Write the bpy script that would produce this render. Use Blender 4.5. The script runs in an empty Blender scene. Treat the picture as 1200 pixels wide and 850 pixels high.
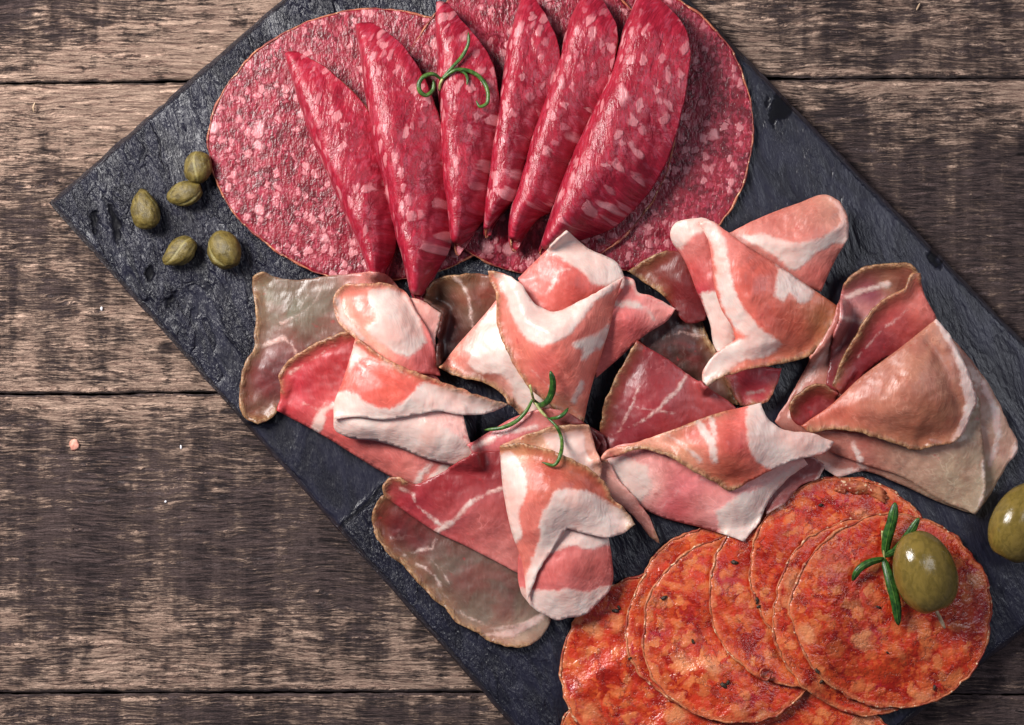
import bpy, math, random
import numpy as np
from mathutils import Vector
from mathutils.geometry import delaunay_2d_cdt

# ------------------------------------------------------------------ scale
# photograph pixels are the working unit: 1 unit = 0.27 mm.  u(x, y, h) gives the place at height h.
S = 0.00027
CAM_D = 2300.0
TABLE = -26.0
def wp(P):
    P = np.asarray(P, float)
    k = (CAM_D - P[..., 2]) / CAM_D
    return np.stack([(P[..., 0]-600)*k*S, (425-P[..., 1])*k*S, P[..., 2]*S], -1)

sc = bpy.context.scene
C = sc.collection
# ------------------------------------------------------------------ camera
cam = bpy.data.cameras.new('camera'); co = bpy.data.objects.new('camera', cam); C.objects.link(co)
co.location = (0, 0, CAM_D*S); cam.sensor_width = 36; cam.lens = 36*CAM_D/1200
cam.clip_start = 0.01; cam.clip_end = 20
sc.camera = co
# ------------------------------------------------------------------ light
w = bpy.data.worlds.new('World'); sc.world = w; w.use_nodes = True
w.node_tree.nodes['Background'].inputs[0].default_value = (0.66, 0.68, 1.0, 1)
w.node_tree.nodes['Background'].inputs[1].default_value = 0.12
def area(name, pos, target, sx, sy, power, col):
    l = bpy.data.lights.new(name, 'AREA'); l.shape = 'RECTANGLE'; l.size = sx; l.size_y = sy
    l.energy = power; l.color = col
    o = bpy.data.objects.new(name, l); C.objects.link(o); o.location = pos
    o.rotation_euler = (Vector(target)-Vector(pos)).to_track_quat('-Z', 'Y').to_euler()
area('window_light', (-0.385, 0.27, 0.46), (-0.03, 0.01, 0), 0.23, 0.28, 8.3, (1.0, 0.965, 0.94))
area('fill_light', (0.40, 0.10, 0.50), (0.03, 0.0, 0), 0.16, 0.36, 0.9, (0.90, 0.92, 1.0))
sc.view_settings.view_transform = 'Standard'; sc.view_settings.look = 'None'
sc.view_settings.exposure = 0.0; sc.view_settings.gamma = 1.0

# ------------------------------------------------------------------ helpers
def lin(c):
    c = np.asarray(c, float)/255.0
    return np.where(c <= .04045, c/12.92, ((c+.055)/1.055)**2.4)
def lc(c): return tuple(lin(c)) + (1.0,)

def _hash(ix, iy, seed):
    seed = int(seed)
    n = (ix.astype(np.int64)*374761393 + iy.astype(np.int64)*668265263 + seed*974634777) & 0xffffffff
    n = ((n ^ (n >> 13)) * 1274126177) & 0xffffffff
    n = n ^ (n >> 16)
    return (n & 0xffff)/65535.0
def vnoise(x, y, seed=0):
    x = np.asarray(x, float); y = np.asarray(y, float)
    ix = np.floor(x); iy = np.floor(y); fx = x-ix; fy = y-iy
    fx = fx*fx*fx*(fx*(fx*6-15)+10); fy = fy*fy*fy*(fy*(fy*6-15)+10)
    a = _hash(ix, iy, seed); b = _hash(ix+1, iy, seed); c = _hash(ix, iy+1, seed); d = _hash(ix+1, iy+1, seed)
    return (a*(1-fx)+b*fx)*(1-fy)+(c*(1-fx)+d*fx)*fy
def fbm(x, y, seed=0, o=4):
    s = 0; a = .5; t = 0
    for i in range(o):
        s = s+a*vnoise(x*2**i+i*17.3, y*2**i+i*9.1, seed+i); t += a; a *= .5
    return s/t*2-1

def empty(name, x, y, h, label, cat, group=None):
    o = bpy.data.objects.new(name, None); C.objects.link(o)
    o.location = wp((x, y, h)); o.empty_display_size = .01
    tag(o, label, cat, group); return o
def tag(o, label=None, cat=None, group=None, kind=None):
    if label: o['label'] = label
    if cat: o['category'] = cat
    if group: o['group'] = group
    if kind: o['kind'] = kind
    return o
def mesh_obj(name, V, F, mat, parent=None, attrs=None, smooth=True, autosmooth=None):
    """V in world metres; geometry is stored relative to the parent's place"""
    V = np.asarray(V, float)
    org = np.array(parent.matrix_world.translation) if False else (np.array(parent.location) if parent else V.mean(0))
    if parent is None: org[2] = V[:, 2].min()
    me = bpy.data.meshes.new(name)
    me.from_pydata([tuple(v) for v in (V-org)], [], [tuple(int(i) for i in f) for f in F])
    me.materials.append(mat)
    if attrs:
        for k, a in attrs.items():
            a = np.asarray(a, float)
            if a.ndim == 1:
                at = me.attributes.new(k, 'FLOAT', 'POINT'); at.data.foreach_set('value', a)
            elif a.shape[1] == 3:
                at = me.attributes.new(k, 'FLOAT_VECTOR', 'POINT'); at.data.foreach_set('vector', a.ravel())
    if smooth: me.polygons.foreach_set('use_smooth', [True]*len(me.polygons))
    me.update()
    o = bpy.data.objects.new(name, me); C.objects.link(o)
    if parent: o.parent = parent
    else: o.location = org
    return o
def solidify(o, t):
    m = o.modifiers.new('thickness', 'SOLIDIFY'); m.thickness = t*S; m.offset = -1; m.use_even_offset = False

def crspline(P, step=3.0, closed=True, sharp=()):
    if closed and sharp is not None:
        Q = np.asarray(P, float)[:, :2]; a = Q-np.roll(Q, 1, 0); b = np.roll(Q, -1, 0)-Q
        ang = np.abs((np.arctan2(b[:, 1], b[:, 0])-np.arctan2(a[:, 1], a[:, 0])+np.pi) % (2*np.pi)-np.pi)
        sharp = [i for i in range(len(Q)) if ang[i] > math.radians(63)]
    """Catmull-Rom through P (n,d); returns dense points and the source parameter"""
    P = np.asarray(P, float); n = len(P); out = []; par = []
    segs = n if closed else n-1
    for i in range(segs):
        p1 = P[i]; p2 = P[(i+1) % n]
        p0 = P[(i-1) % n] if (closed or i > 0) else 2*p1-p2
        p3 = P[(i+2) % n] if (closed or i < n-2) else 2*p2-p1
        L = np.linalg.norm((p2-p1)[:2]); k = max(1, int(round(L/step)))
        def tang(a, b, c):
            la = np.linalg.norm((b-a)[:2])+1e-6; lb = np.linalg.norm((c-b)[:2])+1e-6
            return ((b-a)/la*lb + (c-b)/lb*la)/(la+lb)
        m1 = tang(p0, p1, p2)*L; m2 = tang(p1, p2, p3)*L
        if i in sharp: m1 = (p2-p1)
        if ((i+1) % n) in sharp: m2 = (p2-p1)
        t = np.arange(k)/k; t_ = t[:, None]
        q = (2*t_**3-3*t_**2+1)*p1+(t_**3-2*t_**2+t_)*m1+(-2*t_**3+3*t_**2)*p2+(t_**3-t_**2)*m2
        out.append(q); par.append(i+t)
    if not closed: out.append(P[-1:]); par.append(np.array([n-1.0]))
    return np.vstack(out), np.concatenate(par)
def inside(P, poly):
    x, y = P[:, 0], P[:, 1]; r = np.zeros(len(P), bool); n = len(poly)
    for i in range(n):
        x1, y1 = poly[i][0], poly[i][1]; x2, y2 = poly[(i+1) % n][0], poly[(i+1) % n][1]
        if y1 == y2: continue
        c = ((y1 > y) != (y2 > y)) & (x < (x2-x1)*(y-y1)/(y2-y1)+x1); r ^= c
    return r
def pdist(P, L, closed=False, width=None):
    """distance to polyline; with width (per vertex) returns width-distance, max over segments"""
    L = np.asarray(L, float); n = len(L); best = None
    for i in range(n if closed else n-1):
        a = L[i, :2]; b = L[(i+1) % n, :2]; d = b-a; q = d @ d+1e-9
        t = np.clip(((P[:, :2]-a) @ d)/q, 0, 1)
        dist = np.hypot(P[:, 0]-a[0]-t*d[0], P[:, 1]-a[1]-t*d[1])
        if width is not None:
            v = width[i]*(1-t)+width[(i+1) % n]*t-dist
            best = v if best is None else np.maximum(best, v)
        else: best = dist if best is None else np.minimum(best, dist)
    return best
def tps(ctrl):
    ctrl = np.asarray(ctrl, float); X = ctrl[:, :2]/100; z = ctrl[:, 2]; n = len(X)
    def phi(r2): return np.where(r2 < 1e-12, 0, .5*r2*np.log(np.maximum(r2, 1e-12)))
    D = ((X[:, None]-X[None])**2).sum(-1); K = phi(D)+np.eye(n)*.02
    A = np.zeros((n+3, n+3)); A[:n, :n] = K; A[:n, n] = 1; A[:n, n+1:] = X; A[n, :n] = 1; A[n+1:, :n] = X.T
    wts = np.linalg.solve(A, np.concatenate([z, np.zeros(3)]))
    def f(P):
        Q = P[:, :2]/100; out = np.empty(len(Q))
        for s in range(0, len(Q), 20000):
            q = Q[s:s+20000]; d = ((q[:, None]-X[None])**2).sum(-1)
            out[s:s+20000] = phi(d) @ wts[:n]+wts[n]+q @ wts[n+1:]
        return out
    return f
# ---- running height field of everything already laid on the board (2-unit cells)
GX0, GY0, GS = -140, -260, 2.0
HG = np.zeros((680, 760))
def grid_bbox(B, m=6):
    x0 = int((B[:, 0].min()-m-GX0)/GS); x1 = int((B[:, 0].max()+m-GX0)/GS)+1
    y0 = int((B[:, 1].min()-m-GY0)/GS); y1 = int((B[:, 1].max()+m-GY0)/GS)+1
    x0, y0 = max(x0, 0), max(y0, 0); x1, y1 = min(x1, HG.shape[1]), min(y1, HG.shape[0])
    xs = GX0+np.arange(x0, x1)*GS; ys = GY0+np.arange(y0, y1)*GS
    XX, YY = np.meshgrid(xs, ys)
    return (y0, y1, x0, x1), XX, YY
def box3(a):
    p = np.pad(a, 1, mode='edge')
    return (p[:-2, :-2]+p[:-2, 1:-1]+p[:-2, 2:]+p[1:-1, :-2]+p[1:-1, 1:-1]+p[1:-1, 2:]+p[2:, :-2]+p[2:, 1:-1]+p[2:, 2:])/9
def max3(a):
    p = np.pad(a, 1, mode='edge'); r = a
    for i in range(3):
        for j in range(3): r = np.maximum(r, p[i:i+a.shape[0], j:j+a.shape[1]])
    return r
def settle(z, mask, obst, it, pull=0.0):
    m = mask.astype(float)
    for _ in range(it):
        den = box3(m)+1e-6; zb = box3(z*m)/den
        z = np.where(mask, np.maximum(zb-pull, obst), z)
    return z
def fill_out(z, mask, n=5):
    m = mask.astype(float); z = z*m
    for _ in range(n):
        den = box3(m); zb = box3(z)/(den+1e-9)
        new = (m == 0) & (den > 0)
        z = np.where(new, zb, z); m = np.where(new, 1, m)
    return z
def sample(A, P, x0, y0):
    gx = np.clip((P[:, 0]-GX0)/GS-x0, 0, A.shape[1]-1.001); gy = np.clip((P[:, 1]-GY0)/GS-y0, 0, A.shape[0]-1.001)
    ix = gx.astype(int); iy = gy.astype(int); fx = gx-ix; fy = gy-iy
    return (A[iy, ix]*(1-fx)+A[iy, ix+1]*fx)*(1-fy)+(A[iy+1, ix]*(1-fx)+A[iy+1, ix+1]*fx)*fy
def hg(x, y, r=0):
    ix = int((x-GX0)/GS); iy = int((y-GY0)/GS); k = int(r/GS)
    return float(HG[iy-k:iy+k+1, ix-k:ix+k+1].max())

def triangulate(B, step):
    """B dense closed boundary (n,2). returns P (m,2), faces; boundary points first"""
    x0, y0 = B.min(0); x1, y1 = B.max(0)
    xs = np.arange(x0, x1, step); ys = np.arange(y0, y1, step*.866)
    G = []
    for j, y in enumerate(ys):
        r = np.stack([xs+(step/2 if j % 2 else 0), np.full(len(xs), y)], 1); G.append(r)
    G = np.vstack(G); G = G[inside(G, B)]
    G = G[pdist(G, B, True) > step*.55]
    allp = [Vector((p[0], -p[1])) for p in np.vstack([B, G])]
    nb = len(B); ed = [(i, (i+1) % nb) for i in range(nb)]
    vs, _, fs, ov, _, _ = delaunay_2d_cdt(allp, ed, [], 1, 1e-4)
    P = np.array([(v[0], -v[1]) for v in vs])
    F = []
    for f in fs:
        a, b, c = [P[i] for i in f[:3]]
        ar = (b[0]-a[0])*(-(c[1]-a[1]))-(c[0]-a[0])*(-(b[1]-a[1]))
        F.append(f if ar > 0 else f[::-1])
    return P, F

# ------------------------------------------------------------------ node helper
class NT:
    def __init__(s, name):
        s.m = bpy.data.materials.new(name); s.m.use_nodes = True; s.t = s.m.node_tree; s.t.nodes.clear()
        s.out = s.t.nodes.new('ShaderNodeOutputMaterial'); s.b = s.t.nodes.new('ShaderNodeBsdfPrincipled')
        s.t.links.new(s.b.outputs[0], s.out.inputs[0])
    def put(s, sock, v):
        if hasattr(v, 'links') or hasattr(v, 'is_output'): s.t.links.new(v, sock)
        else:
            if sock.type == 'RGBA' and len(v) == 3: v = tuple(v)+(1,)
            sock.default_value = v
    def set(s, **k):
        for a, v in k.items(): s.put(s.b.inputs[a.replace('_', ' ')], v)
    def attr(s, n, out='Fac'):
        a = s.t.nodes.new('ShaderNodeAttribute'); a.attribute_name = n; return a.outputs[out]
    def math(s, op, a, b=0.0, c=None, clamp=False):
        n = s.t.nodes.new('ShaderNodeMath'); n.operation = op; n.use_clamp = clamp
        s.put(n.inputs[0], a); s.put(n.inputs[1], b)
        if c is not None: s.put(n.inputs[2], c)
        return n.outputs[0]
    def vmul(s, v, k, add=(0, 0, 0)):
        n = s.t.nodes.new('ShaderNodeVectorMath'); n.operation = 'MULTIPLY_ADD'
        s.put(n.inputs[0], v); n.inputs[1].default_value = k; n.inputs[2].default_value = add; return n.outputs[0]
    def vadd(s, a, b):
        n = s.t.nodes.new('ShaderNodeVectorMath'); n.operation = 'ADD'; s.put(n.inputs[0], a); s.put(n.inputs[1], b); return n.outputs[0]
    def noise(s, v, scale, detail=4, rough=.55, dist=0.0, out='Fac', typ='FBM'):
        n = s.t.nodes.new('ShaderNodeTexNoise'); n.noise_dimensions = '3D'
        s.put(n.inputs['Vector'], v); n.inputs['Scale'].default_value = scale; n.inputs['Detail'].default_value = detail
        n.inputs['Roughness'].default_value = rough; n.inputs['Distortion'].default_value = dist; return n.outputs[out]
    def vor(s, v, scale, feature='F1', rnd=1.0, out='Distance', smooth=None):
        n = s.t.nodes.new('ShaderNodeTexVoronoi'); n.voronoi_dimensions = '2D'; n.feature = feature
        s.put(n.inputs['Vector'], v); n.inputs['Scale'].default_value = scale; n.inputs['Randomness'].default_value = rnd
        if smooth is not None: n.inputs['Smoothness'].default_value = smooth
        return n.outputs[out]
    def ss(s, v, a, b, c=0.0, d=1.0):
        n = s.t.nodes.new('ShaderNodeMapRange'); n.interpolation_type = 'SMOOTHSTEP'
        s.put(n.inputs[0], v)
        for i, q in enumerate((a, b, c, d)): s.put(n.inputs[i+1], q)
        return n.outputs[0]
    def mix(s, f, a, b, mode='MIX'):
        n = s.t.nodes.new('ShaderNodeMix'); n.data_type = 'RGBA'; n.blend_type = mode
        s.put(n.inputs[0], f); s.put(n.inputs[6], a); s.put(n.inputs[7], b); return n.outputs[2]
    def sep(s, v, i):
        n = s.t.nodes.new('ShaderNodeSeparateXYZ'); s.put(n.inputs[0], v); return n.outputs[i]
    def bump(s, h, dist, strength=1.0, normal=None):
        n = s.t.nodes.new('ShaderNodeBump'); n.inputs['Strength'].default_value = strength
        n.inputs['Distance'].default_value = dist*S; s.put(n.inputs['Height'], h)
        if normal is not None: s.put(n.inputs['Normal'], normal)
        return n.outputs[0]

# ================================================================== MATERIALS
def mat_wood():
    n = NT('weathered_wood'); t = n.attr('tex', 'Vector')
    worn = n.attr('worn')
    wv = n.vadd(t, n.vmul(n.noise(n.vmul(t, (.006, .02, 1)), 1.0, 3, .5, 0, 'Color'), (0, 26, 0), (0, -13, 0)))
    line = n.noise(n.vmul(wv, (.034, .46, 1)), 1.0, 5, .70, .15)
    hair = n.noise(n.vmul(wv, (.13, 1.2, 1)), 1.0, 3, .7)
    mid = n.noise(n.vmul(wv, (.018, .11, 1)), 1.0, 5, .6, .5)
    patch = n.noise(n.vmul(t, (.030, .030, 1)), 1.0, 6, .66, .4)
    saw = n.noise(n.vmul(t, (.048, .0015, 1)), 1.0, 4, .62)
    a = n.math('MULTIPLY_ADD', n.math('SUBTRACT', patch, .5), 1.35, n.math('MULTIPLY_ADD', worn, 1.45, -.18))
    a = n.math('MULTIPLY_ADD', n.math('SUBTRACT', mid, .5), 1.0, a)
    a = n.math('MULTIPLY_ADD', n.math('SUBTRACT', line, .5), 1.3, a)
    a = n.math('MULTIPLY_ADD', n.math('SUBTRACT', hair, .5), .9, a)
    a = n.math('MULTIPLY_ADD', n.math('SUBTRACT', saw, .5), .8, a)
    m = n.ss(a, .24, .66)
    dark = n.mix(n.ss(line, .40, .60), lc((40, 31, 32)), lc((96, 78, 75)))
    dark = n.mix(n.ss(saw, .40, .62, 0, .45), dark, lc((110, 91, 87)))
    light = n.mix(n.ss(line, .36, .62), lc((126, 98, 86)), lc((204, 173, 152)))
    light = n.mix(n.ss(mid, .4, .7, 0, .4), light, lc((158, 128, 112)))
    col = n.mix(m, dark, light)
    crack = n.ss(n.noise(n.vmul(wv, (.010, .24, 1), (7, 3, 0)), 1.0, 5, .62, .5), .30, .36)
    col = n.mix(crack, n.mix(.72, col, lc((22, 15, 15))), col)
    hl = n.ss(hair, .34, .52); col = n.mix(hl, n.mix(.30, col, lc((30, 22, 22))), col)
    h = n.math('MULTIPLY_ADD', line, 1.3, n.math('MULTIPLY', m, .55))
    h = n.math('MULTIPLY_ADD', crack, .9, h)
    h = n.math('MULTIPLY_ADD', hair, .7, h)
    n.set(Base_Color=col, Roughness=n.ss(m, 0, 1, .55, .75), Normal=n.bump(h, 4.2, 1.0))
    n.b.inputs['Specular IOR Level'].default_value = .35
    return n.m
def mat_slate():
    n = NT('riven_slate'); t = n.attr('tex', 'Vector'); rough = n.attr('rough')
    rib = n.noise(n.vmul(t, (.27, .06, 1)), 1.0, 3, .58, .35)
    fine = n.noise(n.vmul(t, (.50, .20, 1)), 1.0, 3, .6, .3)
    big = n.noise(n.vmul(t, (.040, .014, 1)), 1.0, 3, .55, .8)
    where = n.ss(n.noise(n.vmul(t, (.016, .008, 1)), 1.0, 3, .6, .5), .35, .6, .35, 1.25)
    h = n.math('MULTIPLY_ADD', rib, 1.6, n.math('MULTIPLY', fine, .75))
    h = n.math('MULTIPLY', n.math('MULTIPLY', h, rough), where)
    h = n.math('MULTIPLY_ADD', big, 1.0, h)
    col = n.mix(n.ss(big, .35, .65), lc((18, 18, 28)), lc((29, 29, 43)))
    crack_or_wet = n.attr('crack_or_wet')
    col = n.mix(crack_or_wet, col, lc((17, 17, 21)))
    edge = n.attr('edge'); col = n.mix(n.ss(edge, 0, 1, 0, .35), col, lc((80, 66, 64)))
    n.set(Base_Color=col, Roughness=n.ss(fine, .4, .7, .38, .28), Normal=n.bump(h, 2.5, 1.0))
    n.put(n.b.inputs['Specular IOR Level'], n.ss(crack_or_wet, 0, .6, .52, .06))
    return n.m
def mat_salami():
    n = NT('salami_meat'); t0 = n.attr('tex', 'Vector')
    wob = n.noise(t0, .075, 2, .6, 0, 'Color')
    t = n.vadd(t0, n.vmul(wob, (16, 16, 0), (-8, -8, 0)))
    wob2 = n.noise(t0, .22, 2, .6, 0, 'Color')
    t = n.vadd(t, n.vmul(wob2, (2.6, 2.6, 0), (-1.3, -1.3, 0)))
    def layer(cell, off, prob, r0, r1, st=(1, 1)):
        v = n.vmul(t, (st[0]/cell, st[1]/cell, 0), off)
        d = n.vor(v, 1.0); c = n.vor(v, 1.0, out='Color'); rx = n.sep(c, 0); ry = n.sep(c, 1)
        rad = n.math('MULTIPLY_ADD', ry, r1-r0, r0)
        m = n.ss(n.math('SUBTRACT', rad, d), -.10, .12)
        return n.math('MULTIPLY', m, n.math('LESS_THAN', rx, prob)), ry
    a, ra = layer(27, (3, 9, 0), .16, .12, .26, (1.05, .95))
    b, rb = layer(11.5, (13, 2, 0), .55, .16, .46, (1.05, .9))
    c, rc = layer(6.8, (5, 21, 0), .60, .20, .48, (1.05, .9))
    mot = n.noise(t0, .045, 3, .6, .8)
    stre = n.noise(n.vmul(t0, (.20, .085, 1)), 1.0, 3, .6, .8)
    lean = n.mix(n.ss(mot, .36, .64), lc((90, 5, 20)), lc((132, 16, 36)))
    lean = n.mix(n.ss(stre, .30, .44), lc((98, 8, 28)), lean)
    lean = n.mix(n.ss(stre, .50, .70, 0, .7), lean, lc((176, 48, 70)))
    lit_tint = n.attr('lit_tint', 'Fac'); lean = n.mix(lit_tint, lean, lc((196, 38, 62)))  # folded slices: lean painted brighter red, as if turned to the light
    f1 = n.mix(rb, lc((168, 66, 82)), lc((204, 130, 134)))
    col = n.mix(n.math('MULTIPLY', c, .52), lean, lc((164, 62, 80)))
    col = n.mix(n.math('MULTIPLY', b, .78), col, f1)
    col = n.mix(n.math('MULTIPLY', a, .88), col, lc((206, 138, 142)))
    dk = n.ss(n.noise(t0, .12, 2, .6), .70, .76)
    col = n.mix(n.math('MULTIPLY', dk, .5), col, lc((80, 8, 22)))
    fmask = n.math('MAXIMUM', a, b)
    sp = n.noise(t0, .42, 2, .6); sp2 = n.noise(n.vmul(t0, (.18, .09, 1)), 1.0, 2, .6, .4)
    h = n.math('MULTIPLY_ADD', fmask, .35, n.math('MULTIPLY_ADD', sp, .38, n.math('MULTIPLY', sp2, 1.3)))
    n.set(Base_Color=col, Roughness=n.ss(mot, .3, .7, .33, .44), Normal=n.bump(h, 1.3, 1.0))
    n.b.inputs['Specular IOR Level'].default_value = .5
    n.set(Subsurface_Weight=.15, Subsurface_Radius=(1.0, .3, .25), Subsurface_Scale=.0010)
    return n.m
def mat_chorizo():
    n = NT('chorizo_meat'); t0 = n.attr('tex', 'Vector')
    fl = n.attr('flat', 'Vector')
    wob = n.noise(fl, .035, 3, .6, 0, 'Color')
    t = n.vadd(fl, n.vmul(wob, (40, 40, 0), (-20, -20, 0)))
    wob2 = n.noise(fl, .13, 2, .6, 0, 'Color')
    t = n.vadd(t, n.vmul(wob2, (8, 8, 0), (-4, -4, 0)))
    tr = n.vadd(t0, n.vmul(wob2, (16, 16, 4), (-8, -8, -2)))
    def layer(src, cell, off, prob, r0, r1, st):
        v = n.vmul(src, (st[0]/cell, st[1]/cell, 0), off)
        d = n.vor(v, 1.0); c = n.vor(v, 1.0, out='Color'); rx = n.sep(c, 0); ry = n.sep(c, 1)
        rad = n.math('MULTIPLY_ADD', ry, r1-r0, r0)
        m = n.ss(n.math('SUBTRACT', rad, d), -.22, .16)
        return n.math('MULTIPLY', m, n.math('LESS_THAN', rx, prob)), ry
    a, ra = layer(t, 34, (3, 9, 0), .34, .14, .36, (1, 1))
    b, rb = layer(t, 16, (13, 2, 0), .55, .18, .48, (1, 1))
    c, rc = layer(t, 8.5, (5, 21, 0), .42, .2, .46, (1, 1))
    big = n.noise(fl, .020, 4, .6, 1.8)
    mot = n.noise(t, .040, 4, .6, 1.0)
    ring = n.noise(n.vmul(tr, (.016, .016, .55)), 1.0, 4, .6, .8)
    lean = n.mix(n.ss(mot, .36, .60), lc((142, 24, 10)), lc((192, 52, 22)))
    lean = n.mix(n.ss(ring, .46, .62, 0, .85), lean, lc((184, 66, 26)))
    mg = n.ss(n.noise(t, .028, 3, .6, .6), .56, .66)
    lean = n.mix(n.math('MULTIPLY', mg, .55), lean, lc((168, 30, 54)))
    col = n.mix(n.math('MULTIPLY', c, .7), lean, lc((208, 92, 42)))
    col = n.mix(n.math('MULTIPLY', b, .78), col, n.mix(rb, lc((200, 84, 38)), lc((216, 128, 74))))
    col = n.mix(n.math('MULTIPLY', a, .88), col, n.mix(ra, lc((208, 104, 52)), lc((222, 150, 104))))
    col = n.mix(n.ss(big, .36, .56, .30, 0), col, lc((112, 12, 8)))
    vein = n.ss(n.noise(n.vmul(tr, (.024, .024, .5), (4, 4, 0)), 1.0, 4, .6, 1.0), .36, .44)
    col = n.mix(vein, n.mix(.42, col, lc((84, 6, 6))), col)
    rim = n.attr('rim')
    col = n.mix(n.ss(n.math('ADD', rim, n.math('MULTIPLY', n.noise(fl, .06, 3, .6), 12)), 6.5, 12.5), lc((200, 104, 66)), col)
    sp = n.noise(fl, .32, 2, .6); sp2 = n.noise(fl, .10, 3, .6)
    h = n.math('MULTIPLY_ADD', n.math('MAXIMUM', a, b), .30, n.math('MULTIPLY_ADD', sp, .38, n.math('MULTIPLY', sp2, 2.4)))
    h = n.math('MULTIPLY_ADD', vein, .4, h)
    n.set(Base_Color=col, Roughness=n.ss(mot, .3, .7, .20, .38), Normal=n.bump(h, 1.0, 1.0))
    n.b.inputs['Specular IOR Level'].default_value = .6
    n.set(Subsurface_Weight=.12, Subsurface_Radius=(1.0, .25, .15), Subsurface_Scale=.001)
    return n.m
def mat_casing(name, c1, c2, c3):
    n = NT(name); g = n.t.nodes.new('ShaderNodeTexCoord').outputs['Object']
    a = n.noise(g, 160, 4, .65); b = n.noise(g, 700, 3, .6)
    col = n.mix(n.ss(a, .4, .62), lc(c1), lc(c2)); col = n.mix(n.ss(b, .58, .68), col, lc(c3))
    n.set(Base_Color=col, Roughness=.5, Normal=n.bump(n.math('ADD', a, b), 1.5, 1.0)); return n.m
def mat_ham():
    n = NT('cured_ham'); t = n.attr('tex', 'Vector')
    fat = n.attr('fat'); rind = n.attr('rind'); lean0 = n.attr('lean', 'Vector')
    n1 = n.noise(t, .045, 3, .6, .5); n2 = n.noise(t, .17, 4, .6)
    f = n.math('MULTIPLY_ADD', n.math('SUBTRACT', n1, .5), 10.0, fat)
    f = n.math('MULTIPLY_ADD', n.math('SUBTRACT', n2, .5), 6.0, f)
    fm = n.ss(f, -2.2, 3.4)
    halo = n.ss(f, -20, 2)
    hi = n.vmul(lean0, (1.32, 1.46, 1.56), (.022, .014, .014)); lean0 = n.mix(.12, lean0, hi)
    mot = n.noise(t, .030, 4, .55, .8); grain = n.noise(n.vmul(t, (.20, .05, 1)), 1.0, 3, .6, .5)
    lean = n.mix(n.ss(mot, .40, .62), n.mix(.24, lean0, lc((96, 12, 16))), lean0)
    lean = n.mix(n.ss(grain, .44, .70, 0, .42), lean, hi)
    v = n.vadd(t, n.vmul(n.noise(t, .035, 3, .6, 0, 'Color'), (70, 70, 0), (-35, -35, 0)))
    ed = n.vor(n.vmul(v, (1/54, 1/34, 0)), 1.0, 'DISTANCE_TO_EDGE')
    mv = n.math('MULTIPLY', n.ss(ed, .0, .05, 1, 0), n.ss(n.noise(t, .028, 2, .5), .46, .62))
    lean = n.mix(n.math('MULTIPLY', mv, .36), lean, n.vmul(lean0, (1.5, 1.8, 1.85), (.09, .065, .058)))
    lean = n.mix(n.math('MULTIPLY', halo, .45), lean, n.vmul(lean0, (1.32, 1.6, 1.7), (.03, .02, .02)))
    lean = n.mix(n.ss(n.noise(t, .018, 3, .6, .6), .48, .66, 0, .42), lean, n.mix(.5, lean0, lc((150, 34, 40))))
    pk = n.ss(n.noise(t, .075, 2, .5), .68, .76)
    lean = n.mix(n.math('MULTIPLY', pk, .4), lean, lc((176, 40, 48)))
    fatc = n.mix(n.ss(mot, .34, .66), lc((216, 184, 174)), lc((220, 200, 190)))
    fatc = n.mix(n.ss(grain, .40, .66, 0, .12), fatc, lc((214, 168, 156)))
    fatc = n.mix(n.ss(n.noise(t, .022, 3, .6), .44, .66, 0, .55), fatc, lc((218, 162, 148)))
    col = n.mix(fm, lean, fatc)
    rw = n.noise(t, .10, 3, .6)
    rf = n.math('MULTIPLY_ADD', n.math('SUBTRACT', rw, .5), 12.0, rind)
    rm = n.ss(rf, -4.0, 4.5)
    rc = n.mix(n.ss(grain, .38, .62), lc((104, 74, 48)), lc((176, 138, 98)))
    col = n.mix(n.ss(rf, -15, 3, 0, .34), col, lc((150, 96, 62)))
    col = n.mix(n.math('MULTIPLY', rm, .80), col, rc)
    und = n.noise(t, .06, 1, .5); ripple = n.noise(n.vmul(t, (.16, .08, 1)), 1.0, 2, .5, .3)
    h = n.math('MULTIPLY_ADD', und, 2.2, n.math('MULTIPLY', ripple, .40))
    h = n.math('MULTIPLY_ADD', fm, .5, h)
    h = n.math('MULTIPLY_ADD', grain, n.math('MULTIPLY_ADD', fm, -.30, .34), h)
    h = n.math('MULTIPLY_ADD', rm, n.math('MULTIPLY', n2, 1.2), h)
    n.set(Base_Color=col, Roughness=n.ss(n1, .3, .7, .30, .50), Normal=n.bump(h, 1.15, 1.0))
    n.b.inputs['Specular IOR Level'].default_value = .5
    n.set(Subsurface_Weight=.35, Subsurface_Radius=(1.0, .38, .28), Subsurface_Scale=.0013)
    return n.m
def mat_caper():
    n = NT('pickled_caper'); g = n.attr('tex', 'Vector')
    a = n.noise(g, 2.2, 4, .6, .6); b = n.noise(g, 16, 3, .6); sd = n.attr('seam')
    col = n.mix(n.ss(a, .35, .65), lc((78, 66, 28)), lc((118, 102, 50)))
    col = n.mix(n.ss(b, .62, .7, 0, .5), col, lc((172, 164, 110)))
    col = n.mix(n.ss(sd, 0, 1, 0, .5), col, lc((168, 158, 106)))
    n.set(Base_Color=col, Roughness=.38, Normal=n.bump(n.math('ADD', a, b), 1.0, .8))
    n.set(Subsurface_Weight=.2, Subsurface_Radius=(.6, .6, .2), Subsurface_Scale=.001); return n.m
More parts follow.
